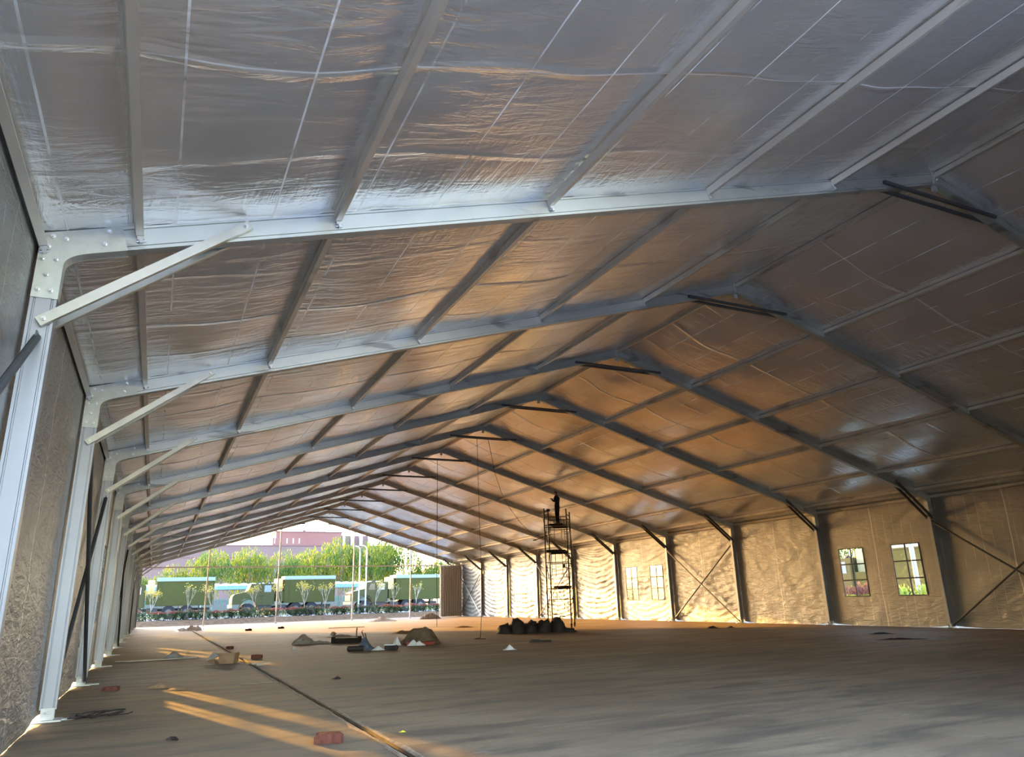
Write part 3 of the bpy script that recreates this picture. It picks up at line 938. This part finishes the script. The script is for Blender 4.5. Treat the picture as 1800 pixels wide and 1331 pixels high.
place('short_board', m, m_board, 3.62, 18.95, -.12, 'short board bridging the dark floor joint', 'board')
place('folded_sheet', heap(1.30, .8, .42, 31, m_dust, 18, .5, [(-.55, .1, 1.0), (.5, 0, .25)]), m_dust, 6.38, 27.6, -.4, 'peaked grey sheet trailing a flat tail, leftmost of the middle litter', 'sheet')
m = heap(1.35, .8, .16, 32, m_dust, 14, .4, [(0, 0, .7)]); m.box((-.35, 0, .12), (.12, .5, .14), Euler((0, .6, 0)).to_matrix()); m.tube([(.62, 0, .0), (.64, 0, .34)], .03, 6)
place('folded_sheet', m, m_dust, 8.45, 32.1, -.4, 'flat folded grey sheet behind the long dark plank', 'sheet')
m = MB(); m.box((0, 0, .09), (1.02, .25, .16)); m.box((-.47, 0, .12), (.08, .28, .20)); m.box((.47, 0, .12), (.08, .28, .20))
place('dark_plank', m, m_plank, 7.48, 27.0, -.45, 'long dark timber block lying between the two folded sheets', 'timber')
# tool pile: bag, cans, rag and pad, each its own part of one huddle
place('tool_bag', heap(.62, .5, .42, 41, m_toolmix, 14, 1.0, [(0, 0, 1)]), m_toolmix, 6.98, 22.5, -.45, 'dark blue-grey slumped tool bag in the middle litter', 'bag')
m = MB(); m.tube([(0, 0, .30), (-.10, 0, .52), (-.08, .02, .56)], .014, 6); m.tube([(.05, 0, .3), (.0, 0, .48)], .012, 6)
m.build('handle', m_black, bpy.data.objects['tool_bag'])
m = MB(); m.tube([(-.22, 0, .075), (.22, .05, .075)], .075, 12); m.tube([(-.24, 0, .075), (-.22, 0, .075)], .05, 10)
place('dark_bottle', m, m_bag, 6.62, 22.15, -.45, 'dark bottle lying at the front of the tool bag', 'bottle')
m = MB(); m.box((0, 0, .06), (.34, .2, .12)); m.box((0, 0, .145), (.36, .22, .03), mi=1)
place('small_case', m, [m_bag, m_cloth], 7.62, 21.95, -.45, 'small dark case with a white lid right of the tool bag', 'case')
place('rag', heap(.42, .3, .15, 44, m_cloth, 10, 1), m_cloth, 7.30, 22.1, -.3, 'white rag lying between tool bag and small case', 'rag', 'white rags on the floor')
m = MB(); m.tube([(0, -.06, .075), (0, .06, .075)], .07, 16)
place('tape_roll', m, m_bag, 7.66, 21.6, -.6, 'dark tape roll in front of the small white-lidded case', 'tape roll')
# tarp heap with red tray and white cloths
place('brown_tarpaulin', heap(1.25, .95, .55, 51, m_tarp, 20, .5, [(.05, 0, 1.5), (-.3, .1, 1.1), (.4, .1, 1.3)]), m_tarp, 9.22, 24.15, -.4, 'humped brown tarpaulin over the red tray', 'tarpaulin')
m = MB(); m.box((0, 0, .05), (.85, .4, .09), taper=1.1)
place('red_tray', m, m_redp, 9.08, 23.55, -.4, 'rust-red tray under the front edge of the brown tarpaulin', 'tray')
place('rag', heap(.32, .26, .30, 53, m_cloth, 10, .4, [(0, 0, 1.2)]), m_cloth, 8.42, 24.0, 0, 'pointed white rag standing left of the brown tarpaulin', 'rag', 'white rags on the floor')
place('rag', heap(.55, .22, .20, 54, m_cloth, 12, 1.2, [(-.4, 0, 1), (.3, 0, .8)]), m_cloth, 8.84, 23.28, -.4, 'zigzag white rag in front of the red tray', 'rag', 'white rags on the floor')
place('cardboard_sheet', heap(1.35, .8, .22, 55, m_card, 14, .6, [(-.3, 0, .7), (.5, 0, .8)]), m_card, 11.4, 32.4, -.4, 'long low brown cardboard sheet behind the brown tarpaulin', 'cardboard')
# sacks
SK = [(14.05, 27.85, .62, .5, .36, 61, 'rounded dark sack at the left end of the sack pile'), (14.45, 27.55, .62, .5, .55, 62, 'tallest dark sack, second from the left in the pile'),
      (14.95, 27.3, .66, .55, .42, 63, 'flattish dark sack in the middle of the pile'), (15.45, 27.1, .6, .5, .46, 64, 'dark sack with a bent corner, fourth in the pile'),
      (15.95, 26.85, .6, .5, .50, 65, 'dark sack with pointed ears near the right end'), (16.35, 26.7, .6, .4, .16, 66, 'flat dark rag trailing from the right end of the sacks')]
for x, y, w_, d_, h_, sd, lab in SK:
    n_ = 16
    m = MB()
    def sk(i, j, w_=w_, d_=d_, h_=h_, sd=sd):
        a = 2 * pi * i / n_; p = pi / 2 * j / 8
        r = 1 + .45 * fbm(cos(a) * 1.5 + sd, sin(a) * 1.5, j * .35)
        sq = cos(p) ** .5
        return (w_ / 2 * cos(a) * r * sq, d_ / 2 * sin(a) * r * sq, .002 + h_ * sin(p) ** 1.3 * (1 + .45 * fbm(cos(a) * cos(p) * 1.6 + sd, sin(a) * cos(p) * 1.6, 2)))
    m.grid(sk, n_, 8)
    if sd == 65: m.tube([(.0, 0, h_ * .8), (.12, 0, h_ + .12), (.3, 0, h_ + .10)], .03, 6)
    place('sack', m, m_bag, x, y, -.4, lab, 'sack', 'dark sacks beside the scaffold tower', smooth=True)
place('paper_scrap', heap(.36, .26, .16, 71, m_cloth, 10, .3, [(0, 0, 1)]), m_cloth, 10.15, 19.1, -.4, 'small peaked white paper alone on the dark middle floor', 'paper')
place('paper_scrap', heap(.14, .12, .13, 72, m_cloth, 8, .3, [(0, 0, 1)]), m_cloth, 5.25, 24.5, 0, 'tiny white paper ball left of the tool bag', 'paper')
place('silver_sheet_pile', heap(1.5, 1.2, .38, 73, m_silver, 22, 1.3, [(-.5, 0, .6), (.1, .1, .9), (.6, 0, 1)]), m_silver, 3.35, 50.2, 0, 'crumpled silver sheeting near the left gable corner', 'sheeting')
m = heap(1.4, .8, .14, 74, m_silver, 10, .3, [(0, 0, .8)])
place('silver_sheet', m, m_silver, 7.1, 51.5, 0, 'flat silver panel lying before the second gable post', 'panel')
place('white_cloth', heap(2.1, 1.5, .42, 75, m_cloth, 20, 1.2, [(0, 0, .9), (.5, 0, .5), (-.5, 0, .3)]), m_cloth, 16.4, 54.5, -.2, 'heap of white cloth between the two right gable posts', 'cloth')
place('tangled_netting', heap(1.7, 1.3, .65, 76, m_cloth, 20, 2.5, [(.2, 0, .8), (-.4, 0, .5)]), m_dust, 20.5, 55.5, -.2, 'tangled pale netting in front of the gable curtain', 'netting')
m = MB(); m.bar((-.35, 0, .03), (.35, .06, .03), .07, .05); m.bar((-.3, .03, .06), (.0, -.02, .05), .05, .05)
place('dark_stick', m, m_bag, 12.4, 21.6, -.4, 'dark splintered stick lying to the right of the white paper', 'stick')
place('yellow_wrapper', heap(.07, .05, .02, 77, m_yellow, 6, 1), m_yellow, 3.75, 8.25, 0, 'small yellow wrapper just right of the floor joint', 'wrapper')
place('black_scrap', heap(.16, .12, .06, 78, m_bag, 8, 2), m_bag, 4.42, 14.55, 0, 'small black scrap alone on the floor right of the joint', 'scrap')
m = MB(); m.tube([(-.07, 0, .012), (-.03, .02, .03), (.02, 0, .03), (.06, -.04, .012)], .010, 6); m.tube([(-.02, 0, .02), (.05, -.01, .012)], .012, 6)
place('twisted_clip', m, m_bag, 1.52, 9.2, -.3, 'small dark twisted clip on the floor nearest the left wall', 'clip')
m = MB(); m.tube([(-.32, -.03, .01), (-.1, 0, .012), (.15, .06, .012), (.30, .16, .010)], .007, 6); m.box((-.02, .01, .012), (.05, .03, .02))
place('twig', m, m_trunk, 3.05, 14.6, -.35, 'thin twig pointing at the floor joint', 'twig')
for x, y, w_, d_, h_, sd, lab in ((21.4, 16.3, .7, .4, .06, 81, 'longer dark flat scrap under the window with red bushes'), (19.6, 14.2, 1.3, .25, .05, 82, 'thin dark strip of scraps nearest on the far right floor'),
                                   (21.3, 23.9, .5, .4, .10, 83, 'small dark scrap beside a reddish one by the right wall'), (21.95, 23.6, .3, .3, .08, 84, 'dark lump at the foot of the bright cross brace')):
    place('dark_scrap', heap(w_, d_, h_, sd, m_bag, 12, 2.5), m_bag, x, y, -.5, lab, 'scrap', 'dark scraps by the right wall')
place('dark_scrap', heap(1.1, .5, .10, 85, m_bag, 12, 2), m_card, 15.6, 36.0, -.4, 'dark scrap in the golden floor light left of the scaffold', 'scrap')
m = MB(); m.box((0, 0, .02), (2.0, .5, .035))
place('thin_sheet', m, m_board, 11.3, 43.5, -.2, 'thin pale sheet lying in the sunlit floor band', 'sheet')
for x, y, lab in ((6.2, 45.5, 'small dark block on the sunlit band, left one'), (8.2, 47.0, 'small dark block on the sunlit band, right one')):
    m = MB(); m.box((0, 0, .05), (.35, .2, .1)); m.box((.06, .0, .11), (.1, .1, .03)); place('small_block', m, m_plank, x, y, -.2, lab, 'block', 'small blocks on the sunlit floor')
# ratchet straps by the foot of the second frame
m = MB(); rr = random.Random(3)
for q in range(5):
    pts = [Vector((.05 + q * .03, -.05 + q * .03, .02))]
    for t in range(7): pts.append(pts[-1] + Vector((rr.uniform(.03, .11), rr.uniform(-.07, .07), rr.uniform(-.02, .03))))
    for p_ in pts: p_.z = min(.07, max(.012, p_.z))
    m.tube(pts, .010, 5)
m.box((.12, .02, .035), (.12, .07, .06)); m.tube([(.5, 0, .012), (.75, .05, .012), (.80, .06, .03)], .008, 5)
o = place('strap_tangle', m, m_bag, .28, 11.72, 0, 'tangle of dark straps at the foot of the second frame on the left', 'strap')

# ------------------------------------------------------------------ outside: trucks
def truck(x0, y0, label):
    root = empty('box_truck', (x0, y0, .34))
    cabw = 2.4
    p = MB()     # hood and crew cab in profile, extruded across
    prof = [(.05, 1.15), (.05, 1.95), (.22, 2.12), (1.42, 2.38), (1.72, 3.08), (3.98, 3.12), (3.98, 1.05), (2.35, 1.05), (2.2, 1.45), (1.9, 1.72), (1.2, 1.72), (.95, 1.5), (.85, 1.15)]
    n_ = len(prof)
    vs = [(a, 0, c - .0) for a, c in prof] + [(a, cabw, c) for a, c in prof]
    p.add(vs, [tuple(range(n_)), tuple(range(2 * n_ - 1, n_ - 1, -1))] + [(i, n_ + i, n_ + (i + 1) % n_, (i + 1) % n_) for i in range(n_)])
    cab = p.build('cab', m_olive2, root)
    for a, c, d, e, mm in ((1.86, 2.58, 2.42, 2.42, m_glassd), (2.98, 3.62, 2.98, 3.62, m_glassy)):
        g = MB(); g.add([(a, -.012, 2.28), (c, -.012, 2.28), (c if mm is m_glassy else 2.58, -.012, 2.92), (a + (.0 if mm is m_glassy else .25), -.012, 2.92),
                         (a, .01, 2.28), (c, .01, 2.28), (c, .01, 2.92), (a, .01, 2.92)], [(3, 2, 1, 0), (4, 5, 6, 7), (0, 1, 5, 4), (1, 2, 6, 5), (2, 3, 7, 6), (3, 0, 4, 7)])
        g.build('side_window', mm, cab)
    for x_ in (2.76, 3.9):
        g = MB(); g.box((x_, -.008, 2.0), (.02, .012, 1.7)); g.build('door_seam', m_under, cab)
    for x_ in (2.60, 2.93):
        g = MB(); g.box((x_, -.03, 1.95), (.16, .05, .05)); g.build('door_handle', m_under, cab)
    g = MB(); g.box((.02, 1.2, 1.5), (.10, 2.3, .55)); g.box((-.06, 1.2, 1.0), (.24, 2.45, .30)); g.build('bumper', m_tan, root)
    g = MB()
    for x_ in (2.35, 3.25): g.tube([(x_, .5, 3.12), (x_ + .22, .5, 3.24), (x_ + .4, .5, 3.12)], .06, 6)
    g.build('roof_lamp', m_under, cab)
    g = MB(); g.add([(1.47, .15, 2.42), (1.47, 2.25, 2.42), (1.70, 2.25, 3.0), (1.70, .15, 3.0), (1.49, .15, 2.42), (1.49, 2.25, 2.42), (1.72, 2.25, 3.0), (1.72, .15, 3.0)],
                    [(0, 1, 2, 3), (7, 6, 5, 4), (0, 3, 7, 4), (1, 5, 6, 2)]); g.build('windscreen', m_glassy, cab)
    # fender arc
    g = MB(); g.tube([(1.55 + .86 * cos(a), .05, .62 + .86 * sin(a) * 1.2) for a in [pi * k / 10 for k in range(11)]], .06, 6); g.build('fender', m_olive2, root)
    g = MB(); g.box((5.4, 1.2, .86), (8.6, .9, .24)); g.box((3.0, .35, .82), (1.5, .5, .45)); g.box((4.7, .35, .80), (.9, .5, .5)); g.box((9.2, .5, .72), (.7, .1, .4))
    g.build('chassis', m_under, root)
    bx = MB(); bx.box((7.42, 1.2, 2.36), (5.06, 2.45, 2.32)); box = bx.build('cargo_box', m_olive, root)
    g = MB()
    pr = [(-.03, 3.44), (-.03, 3.54), (.10, 3.80), (2.3, 3.80), (2.43, 3.54), (2.43, 3.44)]
    k_ = len(pr); vs = [(4.86, a, c) for a, c in pr] + [(9.98, a, c) for a, c in pr]
    g.add(vs, [tuple(range(k_)), tuple(range(2 * k_ - 1, k_ - 1, -1))] + [((i + 1) % k_, i, k_ + i, k_ + (i + 1) % k_) for i in range(k_)]); g.build('box_roof', m_roofpaint, box)
    for z_ in (1.27, 3.40):
        g = MB(); g.box((7.42, -.045, z_), (5.10, .04, .07)); g.build('box_rail', m_olive2, box)
    for x_ in (4.95, 5.35, 9.9):
        g = MB(); g.box((x_, -.04, 2.33), (.05, .03, 2.1)); g.build('box_seam', m_olive2, box)
    g = MB(); g.box((4.42, 1.1, 2.95), (.62, 1.5, 1.25)); g.build('air_unit', m_tan, root)
    g = MB(); g.box((4.50, 1.2, 1.85), (.80, 2.3, .95)); g.build('front_locker', m_olive, root)
    for x_ in (1.55, 6.1, 7.65):
        for y_ in (.02, 2.0):
            w_ = MB(); w_.tube([(x_, y_, .62), (x_, y_ + .38, .62)], .62, 24); wo = w_.build('wheel', m_tyre, root)
            h = MB(); h.tube([(x_, y_ - .03, .62), (x_, y_ + .02, .62)], .30, 14); h.tube([(x_, y_ - .08, .62), (x_, y_, .62)], .10, 10); h.build('hub', m_hub, wo)
    for x_ in (6.9, 8.7):
        g = MB(); g.box((x_, .1, .85), (.06, .5, .7)); g.build('mud_flap', m_under, root)
    tag(root, label, 'truck', 'olive green box trucks parked behind the hedge')
    return root
t0 = truck(-3.60, 78.0, 'olive green truck whose cab is half hidden by the tent wall')
def retree(o, loc, label):
    c = copy_tree(o); c.location = loc; c['label'] = label; return c
retree(t0, (8.02, 78.0, .34), 'middle olive green truck, cab and whole box in view')
retree(t0, (19.60, 78.0, .34), 'olive green truck behind the paired street lamps, tail hidden by the curtain')
# two more along the right-hand road, seen through the wall windows
t3 = retree(t0, (36.8, 18.4, -.10), 'pale green truck side seen through the nearer wall windows')
t3.rotation_euler = (0, 0, pi / 2 + pi); t3.location = (36.3, 33.5, -.10)
t4 = retree(t0, (36.3, 57.0, -.10), 'green truck seen faintly through the farther wall windows')
t4.rotation_euler = (0, 0, 3 * pi / 2)

# ------------------------------------------------------------------ outside: street lamps, fence, canopy, buildings
for x, yy, lab in ((19.78, 75.2, 'left street lamp of the slim pair in the gable opening'), (20.22, 74.2, 'right street lamp of the slim pair in the gable opening')):
    r = empty('street_lamp', (x, yy, .34))
    m = MB(); m.tube([(0, 0, 0), (0, 0, 5.9), (-.04, 0, 6.3), (-.2, 0, 6.5), (-.45, 0, 6.58)], .07, 8, rs=[.085, .06, .05, .045, .04]); m.build('pole', m_lamp, r, smooth=True)
    m = MB(); m.box((-.55, 0, 6.57), (.42, .18, .08), taper=.7); m.build('lamp_head', m_white, r)
    m = MB(); m.box((0, 0, .03), (.3, .3, .06)); m.build('foot', m_lamp, r)
    tag(r, lab, 'street lamp', 'street lamps outside the gable')
r = empty('street_lamp', (29.6, 20.75, -.12))
m = MB(); m.tube([(0, 0, 0), (0, 0, 5.4), (.3, 0, 6.0)], .09, 8); m.build('pole', m_lamp, r)
m = MB(); m.box((.5, 0, 6.0), (.5, .2, .1)); m.build('lamp_head', m_white, r)
tag(r, 'grey lamp pole seen through the wall window with yellow-green bushes', 'street lamp')

fence = empty('palisade_fence', (0, 85, .36)); tag(fence, 'green palisade fence glimpsed between the parked trucks', 'fence')
for z in (.35, 1.45):
    m = MB(); m.box((20, .04, z), (70, .04, .07)); m.build('rail', m_fence, fence)
m = MB()
for k in range(280):
    x = -4 + k * .17
    m.prof([(-.05, -.01), (.05, -.01), (.05, .01), (-.05, .01)], (x, 0, .02), (x, 0, 1.72), up=(0, 1, 0))
    m.add([(x - .05, -.01, 1.72), (x + .05, -.01, 1.72), (x, 0, 1.86)], [(0, 1, 2)])
o = m.build('pales', m_fence, fence); o['kind'] = 'stuff'
for k in range(8):
    m = MB(); m.box((-3.5 + k * 6, .09, .95), (.10, .10, 1.9)); m.build('fence_post', m_fence, fence)

can = empty('blue_canopy', (0, 95, 0)); tag(can, 'low blue-edged canopy with a scalloped white roof behind the fence', 'canopy')
m = MB(); m.box((18, 0, 3.45), (50, 4, .42)); m.build('fascia', m_blue, can)
m = MB()
for k in range(50):
    x = -7 + k * 1.0
    m.tube([(x + .5 - .5 * cos(pi * q / 6), -2.02, 3.66 + .22 * sin(pi * q / 6)) for q in range(7)], .06, 6)
    m.prof([(-.5, 0), (-.25, .19), (.25, .19), (.5, 0)], (x + .5, -2.0, 3.66), (x + .5, 2.0, 3.66))
o = m.build('scalloped_roof', m_white, can); o['kind'] = 'stuff'
for k in range(9):
    m = MB(); m.tube([(-6 + k * 6, -1.8, .3), (-6 + k * 6, -1.8, 3.3)], .07, 8); m.build('canopy_post', m_lamp, can)

b1 = empty('brick_building', (46, 252, 0)); tag(b1, 'tall pink brick building above the willows with white columns', 'building')
m = MB(); m.box((0, 6, 12.2), (21.5, 14, 24.4)); m.build('main_block', m_red, b1)
m = MB(); m.box((0, 6, 24.5), (21.8, 14.3, .35)); m.build('parapet', m_maroon, b1)
m = MB(); m.box((-1, 4, 25.0), (.9, .9, 1.2)); m.build('roof_vent', m_maroon, b1)
for k in range(4):
    m = MB(); m.box((11.6 + k * 3.0, 0, 12), (.8, 1.2, 23.6)); m.build('column', m_white, b1)
for k in range(3):
    m = MB(); m.box((13.1 + k * 3.0, 1.5, 11.6), (2.2, .6, 23.0)); m.build('tall_panel', m_mauve, b1)
m = MB(); m.box((16, 5, 12), (10, 6, 23.4)); m.build('side_block', m_mauve, b1)
for k in range(1, 5):
    m = MB(); m.box((0, -1.03, k * 5.0), (21.4, .08, .16)); m.build('string_course', m_mauve, b1)
b2 = empty('low_building', (20, 232, 0)); tag(b2, 'long low mauve building running behind the willow trees', 'building')
m = MB(); m.box((14, 4, 9.2), (70, 10, 18.4)); m.build('hall', m_mauve, b2)
m = MB(); m.box((14, 4, 18.5), (70.3, 10.3, .3)); m.build('parapet', m_maroon, b2)
m = MB(); m.box((15.8, 1, 19.7), (8.2, 4, 2.1)); m.build('rooftop_room', m_red, b2)
for k in range(5):
    m = MB(); m.box((12.2 + k * 1.8, -1.05, 19.9), (.25, .1, 1.5)); m.build('rooftop_fin', m_white, b2)
for k in range(1, 6):
    m = MB(); m.box((14, -1.05, k * 3.0), (70, .08, .14)); m.build('cladding_joint', m_maroon, b2)
b3 = empty('side_building', (-6, 150, 0)); tag(b3, 'mauve clad shed seen low beside the first truck', 'building')
m = MB(); m.box((-4, 4, 6.1), (20, 8, 12.2)); m.build('shed_body', m_mauve, b3)
for k in range(1, 9):
    m = MB(); m.box((-4, -.03, k * 1.35), (20, .06, .10)); m.build('cladding_joint', m_maroon, b3)
m = MB(); m.box((-4, 4, 12.3), (20.3, 8.3, .25)); m.build('roof_edge', m_maroon, b3)

# ------------------------------------------------------------------ vegetation
def leaf(m, p, d, l, w, rr, mi=0):
    d = d.normalized()
    s_ = d.cross(Vector((rr.uniform(-1, 1), rr.uniform(-1, 1), rr.uniform(-1, 1))))
    if s_.length < .01: s_ = Vector((1, 0, 0))
    s_.normalize()
    m.add([p, p + d * l * .5 + s_ * w / 2, p + d * l, p + d * l * .5 - s_ * w / 2], [(0, 1, 2, 3)], mi)
def willow_meshes(seed, h, w):
    rr = random.Random(seed)
    m = MB()
    cl = [(Vector((rr.uniform(-.6, .6) * w / 2, rr.uniform(-.5, .5) * w / 2, h * rr.uniform(.42, .80))), w * rr.uniform(.20, .34)) for _ in range(10)]
    cl.append((Vector((0, 0, h * .80)), w * .28))
    for c, r in cl:
        for _ in range(46):
            a = rr.uniform(0, 2 * pi); ph = rr.uniform(-.1, 1.0)
            st = c + Vector((cos(a) * r * sqrt(max(0, 1 - ph * ph)), sin(a) * r * sqrt(max(0, 1 - ph * ph)), r * .8 * ph))
            ln = rr.uniform(.8, 2.6) * (h / 8.0)
            drift = Vector((cos(a) * .18, sin(a) * .18, 0))
            k = int(ln / .19)
            for q in range(k):
                t = q / max(1, k)
                p = st + drift * t * 2 + Vector((rr.uniform(-.09, .09), rr.uniform(-.09, .09), -ln * t))
                if p.z < .4: break
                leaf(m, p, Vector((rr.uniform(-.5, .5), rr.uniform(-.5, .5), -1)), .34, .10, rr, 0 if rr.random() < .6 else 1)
    t = MB()
    t.tube([(0, 0, 0), (.1, 0, h * .25), (0, .1, h * .5), (.1, 0, h * .78)], .2, 8, rs=[.24, .18, .13, .05])
    for c, r in cl[:7]: t.tube([(0, .05, h * .35), (c.x * .5, c.y * .5, c.z * .8), (c.x, c.y, c.z)], .05, 5, rs=[.09, .06, .02])
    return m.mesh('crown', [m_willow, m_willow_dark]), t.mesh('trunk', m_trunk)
WM = [willow_meshes(s_, 8.2, 6.0) for s_ in (1, 2, 3)]
TREES = [(-1.5, 104, .62, 0, 'small yellow-green willow low beside the left wall'), (3.2, 106, .78, 1, 'willow rising above the front of the first truck box'), (7.6, 104, 1.0, 2, 'willow behind the tail of the first truck box'),
         (12.3, 106, 1.04, 0, 'broad willow over the bonnet of the middle truck'), (16.6, 103, .98, 1, 'willow right of the second gable post'), (20.3, 107, 1.02, 2, 'willow above the middle truck box, behind its front'),
         (24.4, 105, 1.20, 0, 'tall yellow-green willow left of the third gable post'), (28.4, 104, 1.12, 1, 'willow left of the paired street lamps'), (32.2, 106, 1.28, 2, 'tallest willow right of the paired street lamps'),
         (37.6, 104, .92, 1, 'yellow willow beyond the third truck box'), (41.5, 108, .95, 0, 'willow partly hidden behind the gathered curtain'), (46.5, 106, .9, 2, 'willow hidden mostly behind the right gable corner')]
for x, y, s_, k, lab in TREES:
    s_ *= 1.09
    r = empty('willow_tree', (x, y, .3), random.Random(int(x * 7)).uniform(0, 6)); r.scale = (s_, s_, s_)
    inst('crown', WM[k][0], r)['kind'] = 'stuff'; inst('trunk', WM[k][1], r)
    tag(r, lab, 'tree', 'willow trees behind the parked trucks')
LOOSE = willow_meshes(9, 8.2, 3.6)
for x, y, s_, lab in ((34.6, 103, .86, 'thin loose-leaved tree in the sky gap left of the third truck box'), (36.6, 101, .80, 'narrow tree just right of the sky gap')):
    r = empty('slender_tree', (x, y, .3), x); r.scale = (s_ * .8, s_ * .8, s_)
    inst('crown', LOOSE[0], r); inst('trunk', LOOSE[1], r); tag(r, lab, 'tree', 'willow trees behind the parked trucks')
for x, y, k in ((52, 34, 0), (54, 42, 1), (53, 50, 2), (56, 60, 0)):
    r = empty('willow_tree', (x, y, -.1), x)
    inst('crown', WM[k][0], r)['kind'] = 'stuff'; inst('trunk', WM[k][1], r); tag(r, 'willow beyond the right wall, %s along behind the side road trucks' % ORD[int((y - 34) / 8) + 1], 'tree', 'willow trees beyond the right wall')
def bush_meshes(seed, red, w=1.5, h=.85, base=m_shrub, tips=m_redleaf):
    rr = random.Random(seed); m = MB(); tp_ = MB()
    cl = [(Vector((rr.uniform(-.4, .4) * w, rr.uniform(-.15, .15) * w, h * rr.uniform(.35, .62))), rr.uniform(.24, .36) * w * .8) for _ in range(6)]
    for _ in range(1100):
        c, r = rr.choice(cl)
        d = Vector((rr.gauss(0, 1), rr.gauss(0, 1), rr.gauss(0, 1))).normalized()
        p = c + d * r * rr.uniform(.55, 1.0)
        p.z = max(.10, p.z)
        top = p.z > h * .66 and rr.random() < red
        (leaf(tp_, p, d + Vector((0, 0, .8)), .12, .06, rr) if top else leaf(m, p, d + Vector((0, 0, .3)), .11, .06, rr))
    st = MB()
    for _ in range(7): st.tube([(rr.uniform(-.12, .12) * w, rr.uniform(-.1, .1), 0), (rr.uniform(-.35, .35) * w, rr.uniform(-.2, .2), h * .6)], .014, 4)
    return m.mesh('leaves', base), tp_.mesh('red_tips', tips), st.mesh('stems', m_trunk)
BM = [bush_meshes(11, .35), bush_meshes(12, .85), bush_meshes(13, .15)]
rb_ = random.Random(8)
def bush(bm, loc, s_, lab, grp, tipname='red_tips'):
    r = empty('shrub', loc, rb_.uniform(-.4, .4) + (pi if rb_.random() < .5 else 0)); r.scale = (s_, s_, s_)
    inst('leaves', bm[0], r)['kind'] = 'stuff'; inst('young_tips', bm[1], r)['kind'] = 'stuff'; inst('stems', bm[2], r)
    tag(r, lab, 'shrub', grp); return r
NTH = ORD[1:] + ['fourteenth', 'fifteenth', 'sixteenth', 'seventeenth', 'eighteenth', 'nineteenth', 'twentieth', 'twenty-first', 'twenty-second', 'twenty-third', 'twenty-fourth', 'twenty-fifth']
for k in range(25):
    x = .2 + k * 1.22
    red = (k % 4 in (1, 2)) or k > 17
    bm = BM[1] if red else BM[(k * 2) % 3 if (k * 2) % 3 != 1 else 0]
    col = 'red-tipped' if red else 'dark green'
    bush(bm, (x, 69.6 + rb_.uniform(-.15, .15), .30), rb_.uniform(.92, 1.08), '%s shrub, %s of the low hedge counted from the left tent wall' % (col, NTH[k]), 'shrubs of the low hedge outside the gable')
BR = bush_meshes(21, .95, 1.7, 1.25, m_limeleaf, m_redleaf); BG = bush_meshes(22, .9, 1.7, 1.15, m_shrub, m_limeleaf)
for x, y, bm, lab in ((29.6, 23.8, BR, 'red-topped shrub seen through the window left of the lamp pole'), (29.9, 22.9, BR, 'second red-topped shrub behind the lower left window'), (29.8, 21.8, BG, 'yellow-green shrub seen just left of the lamp pole through the window'),
                      (29.8, 20.0, BG, 'yellow-green shrub seen just right of the lamp pole through the window'), (29.7, 25.2, BR, 'red-topped shrub at the edge of the nearer window'), (29.6, 18.8, BG, 'yellow-green shrub at the right edge of the nearer window')):
    bush(bm, (x, y, -.12), 1.4, lab, 'shrubs outside the right wall')
for k in range(6):
    bush(BR if k % 2 else BG, (29.8, 40 + k * 3.2, -.12), 1.1, '%s shrub, %s of the row outside the far wall windows' % ('red-topped' if k % 2 else 'yellow-green', ORD[k + 1]), 'shrubs outside the right wall')
# saplings in front of the trucks
def sapling(seed, h, dense):
    rr = random.Random(seed); t = MB(); l_ = MB()
    def br(p, d, ln, r, lv):
        q = p + d * ln * .5 + Vector((rr.uniform(-.04, .04), 0, 0)); e = p + d * ln
        t.tube([p, q, e], r, 5, rs=[r, r * .8, r * .55])
        if lv == 0:
            for _ in range(dense): leaf(l_, e + Vector((rr.gauss(0, .10), rr.gauss(0, .10), rr.gauss(0, .12))), Vector((rr.uniform(-1, 1), rr.uniform(-1, 1), rr.uniform(-.3, 1))), .13, .07, rr)
            return
        for k in range(3 if lv < 3 else 3):
            a = rr.uniform(0, 2 * pi); sp = rr.uniform(.25, .48)
            nd = (d + Vector((cos(a) * sp, sin(a) * sp, .12))).normalized()
            br(e, nd, ln * rr.uniform(.62, .8), r * .62, lv - 1)
    br(Vector((0, 0, 0)), Vector((.03, 0, 1)), h * .38, .045, 3)
    return t.mesh('branches', m_bark), l_.mesh('leaves', m_sapleaf)
SM = [sapling(31, 2.7, 2), sapling(32, 2.6, 9), sapling(33, 2.7, 5)]
for x, k, s_, lab in ((1.05, 1, .9, 'leafy sapling touching the left tent wall'), (4.0, 0, 1.05, 'bare forked sapling before the first truck box'), (5.9, 2, 1.0, 'thin sapling beside the first gable post'),
                      (9.65, 1, .95, 'yellow-leaved sapling before the middle truck bonnet'), (11.9, 2, 1.0, 'sapling right of the second gable post'), (14.05, 1, 1.05, 'green-leaved sapling in the middle of the truck box'),
                      (16.0, 2, 1.0, 'thin-leaved sapling before the tail of the middle truck'), (20.9, 2, 1.05, 'wide sapling before the cab of the third truck'), (22.7, 0, 1.0, 'bare sapling left of the last gable post'), (25.0, 0, 1.0, 'pale bare sapling before the third truck box')):
    r = empty('sapling', (x * .97, 70.5, .30), x); r.scale = (s_, s_, s_)
    inst('branches', SM[k][0], r); inst('leaves', SM[k][1], r)
    tag(r, lab, 'sapling', 'young trees planted along the hedge')
